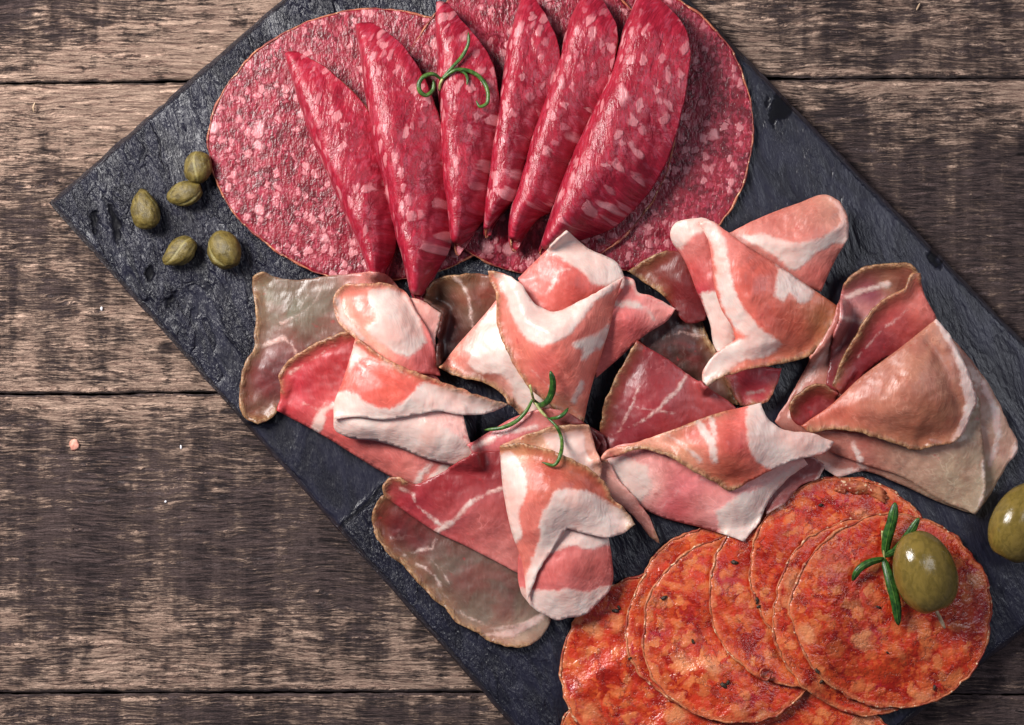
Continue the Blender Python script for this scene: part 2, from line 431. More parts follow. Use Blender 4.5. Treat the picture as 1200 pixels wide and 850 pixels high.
def mat_olive():
    n = NT('green_olive'); g = n.attr('tex', 'Vector')
    a = n.noise(g, 2.2, 4, .6, .8); b = n.noise(g, 26, 3, .6)
    col = n.mix(n.ss(a, .35, .65), lc((104, 88, 38)), lc((126, 106, 50)))
    col = n.mix(n.ss(b, .66, .74, 0, .25), col, lc((170, 150, 90)))
    n.set(Base_Color=col, Roughness=.17, Normal=n.bump(n.math('MULTIPLY_ADD', a, .8, n.math('MULTIPLY', b, .10)), 1.0, .6))
    n.set(Subsurface_Weight=.25, Subsurface_Radius=(.8, .7, .2), Subsurface_Scale=.002); return n.m
def mat_plain(name, c1, c2, rough=.45, scale=600, bump=.8):
    n = NT(name); g = n.t.nodes.new('ShaderNodeTexCoord').outputs['Object']
    a = n.noise(g, scale, 4, .6)
    n.set(Base_Color=n.mix(n.ss(a, .35, .65), lc(c1), lc(c2)), Roughness=rough, Normal=n.bump(a, bump, .8)); return n.m

M_WOOD = mat_wood(); M_SLATE = mat_slate(); M_SAL = mat_salami(); M_CHO = mat_chorizo(); M_HAM = mat_ham()
M_CAS = mat_casing('salami_casing', (120, 46, 40), (178, 104, 74), (216, 178, 140))
M_CCAS = mat_casing('chorizo_casing', (136, 40, 20), (188, 112, 72), (220, 184, 148))
M_CAP = mat_caper(); M_OLV = mat_olive()
M_LEAF = mat_plain('rosemary_leaf', (20, 54, 18), (52, 96, 34), .38)
M_LEAFL = mat_plain('rosemary_young_leaf', (38, 74, 24), (84, 116, 48), .38)
M_STEM = mat_plain('rosemary_stem', (120, 128, 70), (184, 180, 120), .5)
M_PICK = mat_plain('pale_pick', (170, 140, 104), (214, 190, 154), .6)
M_PEP = mat_plain('black_pepper', (22, 16, 12), (66, 50, 34), .5, 1500, 1.5)
M_GAP = mat_plain('dark_underlay', (18, 13, 11), (34, 26, 22), .9, 200)
M_PINK = mat_plain('pink_crumb', (196, 130, 112), (222, 162, 142), .6)
M_SALT = mat_plain('salt', (214, 210, 214), (238, 236, 238), .3)
M_SPL = mat_plain('pale_splinter', (156, 128, 100), (206, 178, 148), .7)

# ================================================================== TABLE
def idw(P, pts, p=2.5, aniso=1.0):
    num = 0; den = 0
    for q in pts:
        d = np.hypot((P[:, 0]-q[0])*aniso, P[:, 1]-q[1])+4; w_ = d**-p
        v = np.asarray(q[2], float)
        num = num+(w_[:, None]*v if v.ndim else w_*v); den = den+w_
    return num/(den[:, None] if np.ndim(num) == 2 else den)

table = empty('wooden_table', 600, 425, TABLE, 'table top of wide weathered brown planks with worn pale patches under the slate board', 'table')
table['kind'] = 'structure'
XL, XR = -360, 1560
def seam(k):       # lower edge of plank k at x (photo units)
    pts = {0: [(-360, -262), (1560, -262)], 1: [(-360, 100), (0, 98), (200, 96), (900, 93), (1200, 92), (1560, 90)],
           2: [(-360, 466), (0, 463), (300, 461), (700, 459), (1560, 455)], 3: [(-360, 817), (0, 813), (560, 811), (1200, 814), (1560, 816)],
           4: [(-360, 1110), (1560, 1110)]}[k]
    return lambda x: np.interp(x, [p[0] for p in pts], [p[1] for p in pts])
WORN = {1: [(0, 10, .34), (100, 20, .40), (0, 60, .62), (100, 70, .72), (250, 30, .58), (230, 85, .74), (30, 30, .36), (330, 20, .7), (860, 20, .42), (900, 60, .55), (1000, 15, .36), (1000, 70, .50), (1100, 40, .48), (1180, 20, .40), (1190, 70, .46), (1050, 60, .34), (600, -100, .5)],
        2: [(30, 115, .74), (120, 130, .78), (190, 120, .7), (40, 170, .58), (130, 165, .62), (0, 215, .50), (70, 205, .42), (30, 260, .30), (60, 290, .50), (100, 320, .42), (60, 340, .26), (40, 375, .50), (130, 370, .56), (190, 400, .56), (60, 420, .50), (200, 445, .62), (30, 450, .52),
            (920, 110, .60), (1050, 105, .64), (1190, 105, .60), (960, 150, .34), (1080, 135, .46), (1100, 165, .42), (1000, 190, .24), (1150, 200, .22), (1050, 230, .26), (1180, 260, .18), (1130, 290, .26), (1190, 330, .22), (1180, 370, .30), (1120, 180, .30)],
        3: [(60, 478, .66), (160, 475, .62), (20, 495, .34), (130, 500, .44), (230, 480, .58), (230, 510, .46), (100, 560, .24), (200, 560, .30), (300, 560, .34), (60, 610, .20), (150, 600, .24), (260, 620, .22), (350, 610, .28), (100, 660, .16), (250, 670, .20), (380, 680, .22), (60, 715, .34), (180, 720, .50), (300, 735, .42), (430, 730, .40), (40, 770, .50), (130, 775, .60), (250, 775, .52), (400, 780, .56), (500, 790, .52), (1100, 780, .12), (1190, 760, .14), (1150, 800, .22), (900, 600, .2)],
        4: [(50, 825, .44), (60, 845, .30), (200, 835, .32), (350, 840, .36), (500, 835, .34), (1100, 830, .22), (1190, 840, .18), (600, 1000, .3)]}
for k in (1, 2, 3, 4):
    xs = np.arange(XL, XR+1, 4.0); nrow = int(abs(seam(k)(0)-seam(k-1)(0))/3.6)
    top = seam(k-1)(xs)+(fbm(xs/60, xs*0+k, 5, 3)*1.5+fbm(xs/9, xs*0+k, 8, 2)*.8)+.6
    bot = seam(k)(xs)+(fbm(xs/70, xs*0+k+9, 15, 3)*1.5+fbm(xs/9, xs*0+k+5, 18, 2)*.8)-1.0
    v = np.linspace(0, 1, nrow+1)
    Y = top[None]*(1-v[:, None])+bot[None]*v[:, None]; X = np.repeat(xs[None], nrow+1, 0)
    d0 = Y-top[None]; d1 = bot[None]-Y; d = np.minimum(d0, d1)
    wid = 3+2*fbm(xs/40, xs*0+k*3, 31, 3)[None]
    z = -4.0*np.exp(-(np.maximum(d, 0)/np.maximum(wid, 1.2))**1.2)
    z = z+fbm(X/90, Y/14, 40+k, 4)*1.5+fbm(X/30, Y/3.5, 60+k, 3)*.9+fbm(X/300, Y/120, 70+k, 2)*1.5
    z = z+{1: 1.0, 2: -1.5, 3: 0.3, 4: -1.0}[k]
    V = np.stack([X, Y, z+TABLE-2.5], -1).reshape(-1, 3)
    nc = len(xs); nr = nrow+1
    idx = np.arange(nc*nr).reshape(nr, nc)
    F = np.stack([idx[1:, :-1], idx[1:, 1:], idx[:-1, 1:], idx[:-1, :-1]], -1).reshape(-1, 4).tolist()
    # skirts down the long edges and ends
    lowV = []
    ring = list(idx[0, :])+list(idx[1:, -1])+list(idx[-1, -2::-1])+list(idx[-2:0:-1, 0])
    base = len(V); sk = V[ring].copy(); sk[:, 2] = TABLE-70
    V2 = np.vstack([V, sk]); nrg = len(ring)
    F += [[ring[i], ring[(i+1) % nrg], base+(i+1) % nrg, base+i] for i in range(nrg)]
    F.append([base+i for i in range(nrg)][::-1])
    P = V2[:, :2]
    worn = idw(P, WORN[k], 2.2, .55)
    dd = np.concatenate([d.reshape(-1), np.zeros(nrg)])
    worn = worn-.45*np.exp(-(dd/2.2)**2)+.12*np.exp(-((dd-7)/5)**2)
    tex = np.stack([V2[:, 0]+k*613, V2[:, 1]+k*97, V2[:, 2]*.2], 1)
    # table planks lie well below the board: same perspective placement as everything else
    o = mesh_obj('plank', wp(V2), F, M_WOOD, table, {'tex': tex, 'worn': worn})
o = mesh_obj('underframe', wp(np.array([(x, y, z) for z in (TABLE-74, TABLE-100) for x, y in ((XL, -262), (XR, -262), (XR, 1110), (XL, 1110))])),
             [(3, 2, 1, 0), (4, 5, 6, 7), (0, 1, 5, 4), (1, 2, 6, 5), (2, 3, 7, 6), (3, 0, 4, 7)], M_GAP, table, smooth=False)

# ================================================================== SLATE BOARD
CORN = [(57, 238), (588, -225), (1389, 593), (787, 1061)]
def board():
    B = []
    for i in range(4):
        a = np.array(CORN[i], float); b = np.array(CORN[(i+1) % 4], float); L = np.linalg.norm(b-a); n = int(L/3)
        t = np.arange(n)/n; nrm = np.array([(b-a)[1], -(b-a)[0]])/L
        q = a+t[:, None]*(b-a)
        chip = fbm(t*L/26, t*0+i, 90+i, 4)
        w_ = chip*1.0-3.5*np.clip(fbm(t*L/18, t*0+i*3, 95, 3)-.42, 0, 1)
        w_ = w_*np.clip(np.minimum(t, 1-t)*L/10, 0, 1)
        B.append(q+nrm*w_[:, None]*(1 if i < 4 else -1))
    B = np.vstack(B)
    # round the corners a touch
    for i in (0, 1, 2, 3): pass
    P, F = triangulate(B, 3.2)
    d = pdist(P, CORN, True)
    x, y = P[:, 0], P[:, 1]
    # long cleft ridges run down and slightly right
    sx = x*.94-y*.34; sy = x*.34+y*.94
    n1 = fbm(sx/26, sy/90, 101, 4); n2 = fbm(sx/9, sy/34, 103, 3)
    z = (n1*1.6+n2*.9)*np.clip(1.1-(x-300)/900, .35, 1)
    # terraces (riven layers)
    lay = fbm(sx/75, sy/150, 107, 5)*2.2
    st = np.floor(lay)+np.clip((lay-np.floor(lay))*7, 0, 1)
    z += st*(.35+.95*np.clip(1.1-(x-250)/400, 0, 1))
    # smooth lower shelf at the left edge with a curved crack
    shelf = [(395, 624), (404, 612), (418, 600), (430, 588), (446, 574), (470, 556), (560, 520), (560, 470), (330, 440), (318, 492), (290, 500), (345, 570)]
    ss_ = np.where(inside(P, shelf), 1, -1)*pdist(P, shelf, True)+fbm(x/14, y/14, 111, 3)*3
    sm = 1/(1+np.exp(-ss_/2.2)); z = z*(1-.82*sm)-2.2*sm-1.6*np.exp(-((ss_+.5)/2.0)**2)
    crack_or_wet_p = np.exp(-((ss_+.5)/3.0)**2)  # dark line along the crack: darker colour, little gloss
    for (cx, cy, rx, ry, a) in [(110, 261, 6, 14, -.1), (134, 258, 6, 22, -.2), (176, 318, 5, 10, .2), (200, 352, 5, 16, .5), (912, 125, 13, 24, .1), (1096, 300, 8, 18, .2), (520, -20, 20, 8, 0)]:
        ca, sa = math.cos(a), math.sin(a); u_ = (x-cx)*ca+(y-cy)*sa; v_ = -(x-cx)*sa+(y-cy)*ca
        q = 1-np.hypot(u_/rx, v_/ry)+fbm(x/8, y/12, 120, 4)*.9
        crack_or_wet_p = np.maximum(crack_or_wet_p, np.clip(q*5, 0, 1))
    z = z*(1-.7*crack_or_wet_p)-crack_or_wet_p*.5
    rough = (1-.78*sm)*(1-.75*crack_or_wet_p)*np.clip(1.0-(x-300)/750, .22, .92)
    # bevelled chipped edge
    dd = np.maximum(d-1.0+fbm(x/10, y/10, 130, 2)*1.2, 0)
    bev = np.clip(1-dd/4.5, 0, 1); z = z*(1-bev)-bev**1.3*7
    z = np.maximum(z, -14)-2.0
    z[:len(B)] = np.minimum(z[:len(B)], -9)
    V = np.column_stack([P, z]); nb = len(B)
    sk = V[:nb].copy(); sk[:, 2] = TABLE+.5
    base = len(V); V = np.vstack([V, sk])
    F = [list(f) for f in F]
    F += [[i, base+i, base+(i+1) % nb, (i+1) % nb] for i in range(nb)]
    F.append([base+i for i in range(nb)])
    ex = lambda a, v: np.concatenate([a, np.full(nb, v)])
    tex = np.stack([ex(sx, 0), ex(sy, 0), V[:, 2]*.5], 1); tex[base:, :2] = tex[:nb, :2]
    o = mesh_obj('slate_board', wp(V), F, M_SLATE, None, {'tex': tex, 'rough': ex(rough, .6), 'crack_or_wet': ex(crack_or_wet_p, 0), 'edge': ex(bev, 1.0)})
    import bmesh
    bm = bmesh.new(); bm.from_mesh(o.data); bmesh.ops.recalc_face_normals(bm, faces=bm.faces); bm.to_mesh(o.data); bm.free()
    tag(o, 'dark grey rectangular slate board with riven surface lying askew on the planks', 'serving board')
board()

# ================================================================== SHEETS (ham folds, flat slices)
SEED = [0]; PUFF = .72
def lay_surface(B, f, thick, soft=8, extra=None):
    bb, XX, YY = grid_bbox(B); Q = np.stack([XX.ravel(), YY.ravel()], 1)
    mask = (inside(Q, B) | (pdist(Q, B, True) < 1.5)).reshape(XX.shape)
    obst = max3(HG[bb[0]:bb[1], bb[2]:bb[3]])+thick+.8
    z = np.full(XX.shape, 0.0); zz = f(Q[mask.ravel()]); z[mask] = zz
    z = np.where(mask, np.maximum(z, obst), 0)
    z = settle(z, mask, obst, soft)
    H = HG[bb[0]:bb[1], bb[2]:bb[3]]
    HG[bb[0]:bb[1], bb[2]:bb[3]] = np.where(mask, np.maximum(H, z), H)
    return fill_out(z, mask), bb
def ham_fold(name, parent, out, inner=(), fat=(), rind=(), roll=(), cols=None, ridges=(), step=3.0, thick=4.0, soft=3, wr=1.0, rag=.8, rot=0.0, label=None, sharp=()):
    SEED[0] += 1; sd = SEED[0]
    out = [(p[0], p[1], (p[2] if len(p) > 2 else 20)) for p in out]
    B3, par = crspline(out, 3.0, True, sharp)
    nb = len(B3)
    # ragged edge
    nx = np.roll(B3[:, :2], -1, 0)-np.roll(B3[:, :2], 1, 0); nx /= np.linalg.norm(nx, axis=1)[:, None]+1e-6
    nrm = np.stack([nx[:, 1], -nx[:, 0]], 1)
    arc = np.arange(nb)*3.0
    j = fbm(arc/22, arc*0+sd, sd+200, 3)*1.6*rag+fbm(arc/6, arc*0+sd, sd+300, 2)*.8*rag
    def seg_mask(i0, i1):
        return ((par >= i0) & (par <= i1)) if i0 <= i1 else ((par >= i0) | (par <= i1))
    for (i0, i1, r) in roll: j = np.where(seg_mask(i0, i1), j*.2, j)
    for (i0, i1, w_) in rind: j = np.where(seg_mask(i0, i1), j*1.5, j)
    B = B3[:, :2]+nrm*j[:, None]
    ctrl = [tuple(B3[i]) for i in range(0, nb, 5)]+[tuple(p) for p in inner]
    f0 = tps(ctrl)
    rolls = [(B[seg_mask(i0, i1)], r) for i0, i1, r in roll]
    # keep wrap-around segments in order
    rolls = []
    for i0, i1, r in roll:
        m = seg_mask(i0, i1); ii = np.where(m)[0]
        if i0 > i1: ii = np.concatenate([ii[par[ii] >= i0], ii[par[ii] <= i1]])
        rolls.append((B[ii], r))
    rinds = []
    for i0, i1, w_ in rind:
        m = seg_mask(i0, i1); ii = np.where(m)[0]
        if i0 > i1: ii = np.concatenate([ii[par[ii] >= i0], ii[par[ii] <= i1]])
        rinds.append((B[ii], w_))
    fb = tps(ctrl[:len(ctrl)-len(inner)]) if inner else f0
    def f(P):
        z = fb(P); z = z+PUFF*(f0(P)-z)
        for L, w_, h in ridges:
            d = pdist(P, L); z = z+h*np.exp(-(d/w_)**1.25)
        z = z+wr*(fbm(P[:, 0]/48, P[:, 1]/48, sd+7, 3)*3.4+fbm(P[:, 0]/11, P[:, 1]/11, sd+17, 2)*.7)
        for L, w_ in rinds:
            if len(L) > 1:
                d = pdist(P, L); z = z+3.2*np.exp(-d/4.5)-3.0*np.exp(-((d-13)/8)**2)
        for L, r in rolls:
            if len(L) < 2: continue
            r = r*.75; d = np.clip(pdist(P, L)/r, 0, 1); z = z-r*1.0*(1-np.sqrt(np.clip(1-(1-d)**2, 0, 1)))
        return np.maximum(z, 4.5)
    A, bb = lay_surface(B, f, thick, soft)
    P, F = triangulate(B, step)
    z = sample(A, P, bb[2], bb[0])
    V = np.column_stack([P, z])
    # attributes
    sdf = np.full(len(P), -60.0)
    for s in fat:
        if s[0] == 'p':
            q = crspline(s[1], 6, True)[0]; v = np.where(inside(P, q), 1, -1)*pdist(P, q, True)
        else:
            q = np.asarray(s[1], float); wd = s[2] if isinstance(s[2], (list, tuple)) else [s[2]]*len(q)
            v = pdist(P, q, False, wd)
        sdf = np.maximum(sdf, v)
    rd = np.full(len(P), -60.0)
    for L, w_ in rinds:
        if len(L) > 1: rd = np.maximum(rd, w_-pdist(P, L))
    cols = cols or [(0, 0, (190, 96, 88))]
    lean = idw(P, [(c[0], c[1], lin(c[2])) for c in cols], 2.5)**1.16
    ca, sa = math.cos(rot), math.sin(rot)
    tex = np.stack([P[:, 0]*ca+P[:, 1]*sa+sd*311, -P[:, 0]*sa+P[:, 1]*ca+sd*173, z*.8], 1)
    o = mesh_obj(name, wp(V), F, M_HAM, parent, {'tex': tex, 'fat': sdf, 'rind': rd, 'lean': lean})
    solidify(o, 2.6)
    if label: o['label'] = label
    return o

def tube_mesh(L, rad, seg=8, flat=1.0, twist=None):
    """sweep along L (n,3) in world metres; rad scalar or per point; flat squashes along the up axis"""
    L = np.asarray(L, float); n = len(L); rad = np.broadcast_to(rad, (n,)).astype(float)
    T = np.gradient(L, axis=0); T /= np.linalg.norm(T, axis=1)[:, None]+1e-12
    V = []; F = []
    for i in range(n):
        up = np.array([0, 0, 1.0]); s_ = np.cross(T[i], up)
        if np.linalg.norm(s_) < 1e-3: s_ = np.array([1.0, 0, 0])
        s_ /= np.linalg.norm(s_); u_ = np.cross(s_, T[i])
        for j in range(seg):
            a = 2*math.pi*j/seg
            V.append(L[i]+rad[i]*(math.cos(a)*s_+flat*math.sin(a)*u_))
    for i in range(n-1):
        for j in range(seg):
            a = i*seg+j; b = i*seg+(j+1) % seg
            F.append((a, b, b+seg, a+seg))
    F.append(tuple(range(seg))[::-1]); F.append(tuple((n-1)*seg+j for j in range(seg)))
    return np.array(V), F
def ring_casing(name, parent, B, z, mat, r, sd):
    """thin irregular skin round a cut slice; B dense closed (n,2), z per point"""
    n = len(B); arc = np.arange(n)*1.0
    V = []; F = []; seg = 6
    T = np.roll(B, -1, 0)-np.roll(B, 1, 0); T /= np.linalg.norm(T, axis=1)[:, None]; N = np.stack([T[:, 1], -T[:, 0]], 1)
    th = 2*np.pi*np.arange(n)/n
    rr = r*(1+.9*fbm(np.cos(th)*9+20, np.sin(th)*9+20, sd, 4)+.35*fbm(np.cos(th)*30+90, np.sin(th)*30+90, sd+1, 2))
    off = fbm(np.cos(th)*14+50, np.sin(th)*14+50, sd+3, 3)*r*.5
    for i in range(n):
        for j in range(seg):
            a = 2*math.pi*j/seg
            q = B[i]+N[i]*(off[i]+math.cos(a)*rr[i]*.75); V.append((q[0], q[1], z[i]-r*.65+math.sin(a)*max(rr[i]*.9, r*.6)))
    for i in range(n):
        for j in range(seg):
            a = i*seg+j; b = i*seg+(j+1) % seg; c = ((i+1) % n)*seg
            F.append((a, c+j, c+(j+1) % seg, b))
    return mesh_obj(name, wp(np.array(V)), F, mat, parent)

def flat_slice(kind, cx, cy, rx, ry, label, group, seed, lift=0, rot=0.0, thick=4, pull=.12, soft=60, bend=None, jag=1.0):
    n = int(2*math.pi*(rx+ry)/2/3.0); th = np.arange(n)/n*2*math.pi
    wob = 1+.018*jag*fbm(np.cos(th)*1.4+9, np.sin(th)*1.4+9, seed, 3)+.008*jag*fbm(np.cos(th)*9+9, np.sin(th)*9+9, seed+5, 3)
    ux = np.cos(th)*rx*wob; uy = np.sin(th)*ry*wob
    B = np.stack([cx+ux*math.cos(rot)-uy*math.sin(rot), cy+ux*math.sin(rot)+uy*math.cos(rot)], 1)
    bb, XX, YY = grid_bbox(B); Q = np.stack([XX.ravel(), YY.ravel()], 1)
    mask = (inside(Q, B) | (pdist(Q, B, True) < 1.5)).reshape(XX.shape)
    obst = max3(HG[bb[0]:bb[1], bb[2]:bb[3]])+thick+.8
    z = np.where(mask, obst+lift, 0)
    z = settle(z, mask, obst, soft, 0)
    ripple = fbm(XX/60, YY/60, seed+11, 3)*1.4+fbm(XX/18, YY/18, seed+13, 2)*.35
    z = np.where(mask, np.maximum(z+ripple+1, obst), 0)
    if bend is not None:
        z = np.where(mask, z+bend(XX, YY), 0)
    H = HG[bb[0]:bb[1], bb[2]:bb[3]]
    HG[bb[0]:bb[1], bb[2]:bb[3]] = np.where(mask, np.maximum(H, z), H)
    A = fill_out(z, mask)
    P, F = triangulate(B, 3.4); zz = sample(A, P, bb[2], bb[0])
    root = empty(f'{kind}_slice', cx, cy, float(zz.min())-thick, label, 'cold cut slice' if kind == 'salami' else 'sausage slice', group)
    dx, dy = P[:, 0]-cx, P[:, 1]-cy; r = np.hypot(dx, dy); ang = np.arctan2(dy, dx)
    if kind == 'salami':
        tex = np.stack([P[:, 0]+seed*517, P[:, 1]+seed*233, zz*.1], 1)
        at = {'tex': tex, 'lit_tint': np.zeros(len(P))}; mt = M_SAL
    else:
        # seamless polar coordinates: use a circle of fixed circumference in xy, radius in z
        tex = np.stack([np.cos(ang)*rx*.8*np.clip(r/rx, .25, 1)**.3+seed*300, np.sin(ang)*rx*.8*np.clip(r/rx, .25, 1)**.3+seed*211, r*.18], 1)
        at = {'tex': tex, 'flat': np.stack([P[:, 0]+seed*517, P[:, 1]+seed*233, 0*zz], 1), 'rim': pdist(P, B, True)}; mt = M_CHO
    o = mesh_obj('meat', wp(np.column_stack([P, zz])), F, mt, root, at); solidify(o, thick)
    zb = sample(A, B, bb[2], bb[0])
    ring_casing('casing', root, B, zb+(.4 if kind == 'salami' else .6), M_CAS if kind == 'salami' else M_CCAS, 1.6 if kind == 'salami' else 1.8, seed+31)
    return root

SG = 'salami slices laid flat on the slate board'
flat_slice('salami', 440, 171, 193, 158, 'large flat round salami slice at the left end, beside the capers', SG, 3, rot=.03, jag=1.5)
flat_slice('salami', 735, 150, 148, 166, 'large flat dark salami slice at the right end of the salami row', SG, 5, rot=-.1, jag=1.5)
flat_slice('salami', 628, 139, 162, 180, 'flat salami slice mostly hidden behind the folded slices, middle of the row', SG, 8)

# ---- folded salami: a C-shaped section swept from the tip to the open lower end
SEC = np.array([(.97, .02), (.6, .0), (.3, .02), (.08, .08), (.0, .26), (.01, .52), (.06, .80), (.15, .97), (.26, 1.0), (.44, .90), (.66, .66), (.86, .38), (1.0, .16)])
def folded_salami(Lp, Rp, H, label, seed, base=6, lit_tint=.25):
    nt = 74
    def res(L):
        q, _ = crspline(L, 4, False); d = np.concatenate([[0], np.cumsum(np.hypot(*np.diff(q[:, :2], axis=0).T))]); t = np.linspace(0, d[-1], nt)
        return np.stack([np.interp(t, d, q[:, 0]), np.interp(t, d, q[:, 1])], 1)
    L = res(Lp); R = res(Rp); t = np.linspace(0, 1, nt)
    sec, _ = crspline(np.column_stack([SEC, SEC[:, 0]*0]) * [60, 60, 1], 2.2, False); sec = sec[:, :2]/60; ns = len(sec)
    Ht = H*np.interp(t, [0, .04, .15, .4, .75, .93, 1], [.22, .42, .74, 1, .98, .90, .78])
    Ht = Ht*(1+.05*fbm(t*7, t*0, seed, 2))
    V = np.zeros((nt, ns, 3)); tex = np.zeros((nt, ns, 3))
    wob = fbm(t*5, t*0+3, seed+4, 3)*.07
    L = L+np.stack([fbm(t*9, t*0, seed+61, 3)*1.8, t*0], 1); R = R+np.stack([fbm(t*11, t*0, seed+63, 3)*2.6, fbm(t*11, t*0, seed+65, 3)*1.5], 1)
    arc = np.concatenate([[0], np.cumsum(np.hypot(*np.diff(sec, axis=0).T))])
    mid = (L+R)/2
    for i in range(nt):
        w_ = R[i]-L[i]; wl = np.linalg.norm(w_)
        a = sec[:, 0]+wob[i]*np.sin(np.pi*np.clip(sec[:, 0], 0, 1))
        bx = L[i][0]+w_[0]*a; by = L[i][1]+w_[1]*a
        # rest on what lies under
        b0 = max(HG[np.clip(((by-GY0)/GS).astype(int), 0, 679), np.clip(((bx-GX0)/GS).astype(int), 0, 759)].max()*.0+base, base)
        wA = 1-np.clip((t[i]-.25)/.5, 0, 1)**2*(3-2*np.clip((t[i]-.25)/.5, 0, 1)); up_ = np.where((np.arange(ns) > ns*.5) & (sec[:, 0] > .26), 1-.30*np.clip((sec[:, 0]-.26)/.74, 0, 1)**1.4, sec[:, 1])
        prof_ = np.where(sec[:, 1] > 0, sec[:, 1]*(1-wA)+up_*wA, sec[:, 1])
        hgt = prof_*Ht[i]*min(1, wl/20+.40)
        ax_ = (mid[-1]-mid[-12])/np.linalg.norm(mid[-1]-mid[-12]); low = 15*t[i]**7*np.clip(1-sec[:, 1]*6, 0, 1)*(np.arange(ns) < ns*.45)
        V[i, :, 0] = bx+ax_[0]*low+6*low/15; V[i, :, 1] = by+ax_[1]*low; V[i, :, 2] = b0+4+hgt
        scale_ = np.hypot(wl, Ht[i])
        tex[i, :, 0] = (bx+V[i, :, 2]*.9)*1.22; tex[i, :, 1] = by*.74+V[i, :, 2]*.15
    n2 = fbm(V[..., 0]/24, V[..., 1]/40, seed+8, 3)*3.6+fbm(V[..., 0]/8, V[..., 1]/14, seed+9, 2)*.9; V[..., 2] += n2*np.clip(sec[:, 1]*2, 0, 1)[None]
    tex[..., 0] += seed*300; tex[..., 1] += seed*170
    idx = np.arange(nt*ns).reshape(nt, ns)
    F = np.stack([idx[:-1, :-1], idx[1:, :-1], idx[1:, 1:], idx[:-1, 1:]], -1).reshape(-1, 4)
    root = empty('salami_slice', *mid[nt//2], base, label, 'cold cut slice', 'salami slices folded over in a row')
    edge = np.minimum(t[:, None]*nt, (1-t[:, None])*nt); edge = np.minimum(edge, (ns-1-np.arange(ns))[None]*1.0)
    tn = lit_tint+.10*np.clip(1-edge/2.5, 0, 1)
    o = mesh_obj('meat', wp(V.reshape(-1, 3)), F.tolist(), M_SAL, root, {'tex': tex.reshape(-1, 3), 'lit_tint': tn.reshape(-1)})
    m = o.modifiers.new('thickness', 'SOLIDIFY'); m.thickness = 3.2*S; m.offset = 1
    # casing: along the tip, down the free edge and round the open end
    path = [V[0, j] for j in range(ns//2, ns)]+[V[i, -1] for i in range(1, nt)]+[V[-1, j] for j in range(ns-2, 3, -1)]
    path = np.array(path); path[:, 2] -= .3
    rr = 1.45*(1+.8*fbm(np.arange(len(path))/5, np.zeros(len(path)), seed+77, 3))*S
    tv, tf = tube_mesh(wp(path), rr, 6); mesh_obj('casing', tv, tf, M_CAS, root)
    # register in height field
    for i in range(nt):
        for j in range(ns):
            gx = int((V[i, j, 0]-GX0)/GS); gy = int((V[i, j, 1]-GY0)/GS)
            HG[gy:gy+2, gx:gx+2] = np.maximum(HG[gy:gy+2, gx:gx+2], V[i, j, 2])
FS = [
 ([(337, 62), (350, 107), (370, 165), (395, 222), (420, 280), (436, 321)], [(350, 64), (374, 78), (403, 99), (428, 128), (446, 165), (459, 214), (464, 255), (461, 290), (444, 325)], 40, 'narrow folded salami slice nearest the flat slice at the left end'),
 ([(420, 29), (428, 82), (436, 140), (448, 198), (461, 247), (473, 297), (485, 342)], [(434, 28), (453, 40), (478, 64), (500, 103), (517, 144), (528, 198), (532, 247), (528, 286), (512, 315), (492, 346)], 52, 'second folded salami slice from the left, reaching lowest of the row'),
 ([(514, 3), (514, 40), (517, 100), (520, 180), (526, 240), (531, 281)], [(524, 6), (544, 30), (564, 52), (577, 76), (584, 116), (582, 180), (574, 240), (560, 266), (537, 286)], 46, 'folded salami slice with the curly rosemary sprig lying on it'),
 ([(616, -6), (608, 14), (600, 46), (590, 100), (579, 180), (571, 240), (569, 268)], [(624, -2), (640, 22), (651, 44), (656, 70), (650, 98), (638, 136), (622, 196), (610, 232), (590, 244), (575, 262)], 42, 'narrow folded salami slice right of the rosemary sprig'),
 ([(688, -8), (672, 24), (654, 80), (631, 148), (611, 216), (600, 256), (600, 278)], [(700, -4), (713, 16), (723, 44), (718, 74), (702, 116), (683, 166), (668, 212), (656, 240), (632, 252), (608, 282)], 46, 'folded salami slice second from the right of the folded row'),
 ([(752, -6), (738, 26), (722, 74), (702, 122), (678, 174), (658, 226), (644, 264), (636, 288)], [(766, -3), (784, 12), (803, 36), (808, 60), (804, 106), (792, 150), (776, 194), (752, 234), (722, 262), (692, 276), (662, 286), (640, 292)], 62, 'widest folded salami slice at the right end of the folded row'),
]
for i, (a, b, h, lb) in enumerate(FS): folded_salami(a, b, h*.85, lb, 11+i*3, base=16, lit_tint=.30)  # light on the folds partly put into their lean colour

# ================================================================== CHORIZO
CG = 'overlapping chorizo slices at the lower right'
CH = [(768, 878, 111, 'lowest orange chorizo slice cut by the bottom edge at the left end of the fan'),
      (885, 893, 118, 'chorizo slice peeping out below the fan at the bottom edge, middle one'),
      (942, 929, 122, 'chorizo slice at the bottom edge with only a sliver showing below the front slice'),
      (767, 783, 110, 'leftmost full chorizo slice, beside the tip of the ham'),
      (846, 729, 111, 'chorizo slice just behind the third one, showing only a crescent rim on its left'),
      (862, 738, 109, 'broad orange chorizo slice in the left middle of the fan with two black pepper bits'),
      (942, 696, 113, 'chorizo slice in the middle of the fan under a small pale ring of casing'),
      (990, 670, 111, 'darker chorizo slice tucked at the top of the fan below the ham'),
      (1018, 722, 112, 'chorizo slice directly under the front one, showing a crescent on its left'),
      (1046, 717, 116, 'whole round front chorizo slice carrying the olive and rosemary')]
for i, (x, y, r, lb) in enumerate(CH):
    flat_slice('chorizo', x, y, r, r*(1.0+.02*((i*7) % 3-1)), lb, CG, 41+i*7, rot=i*.7, thick=4.0, soft=90, jag=2.8)
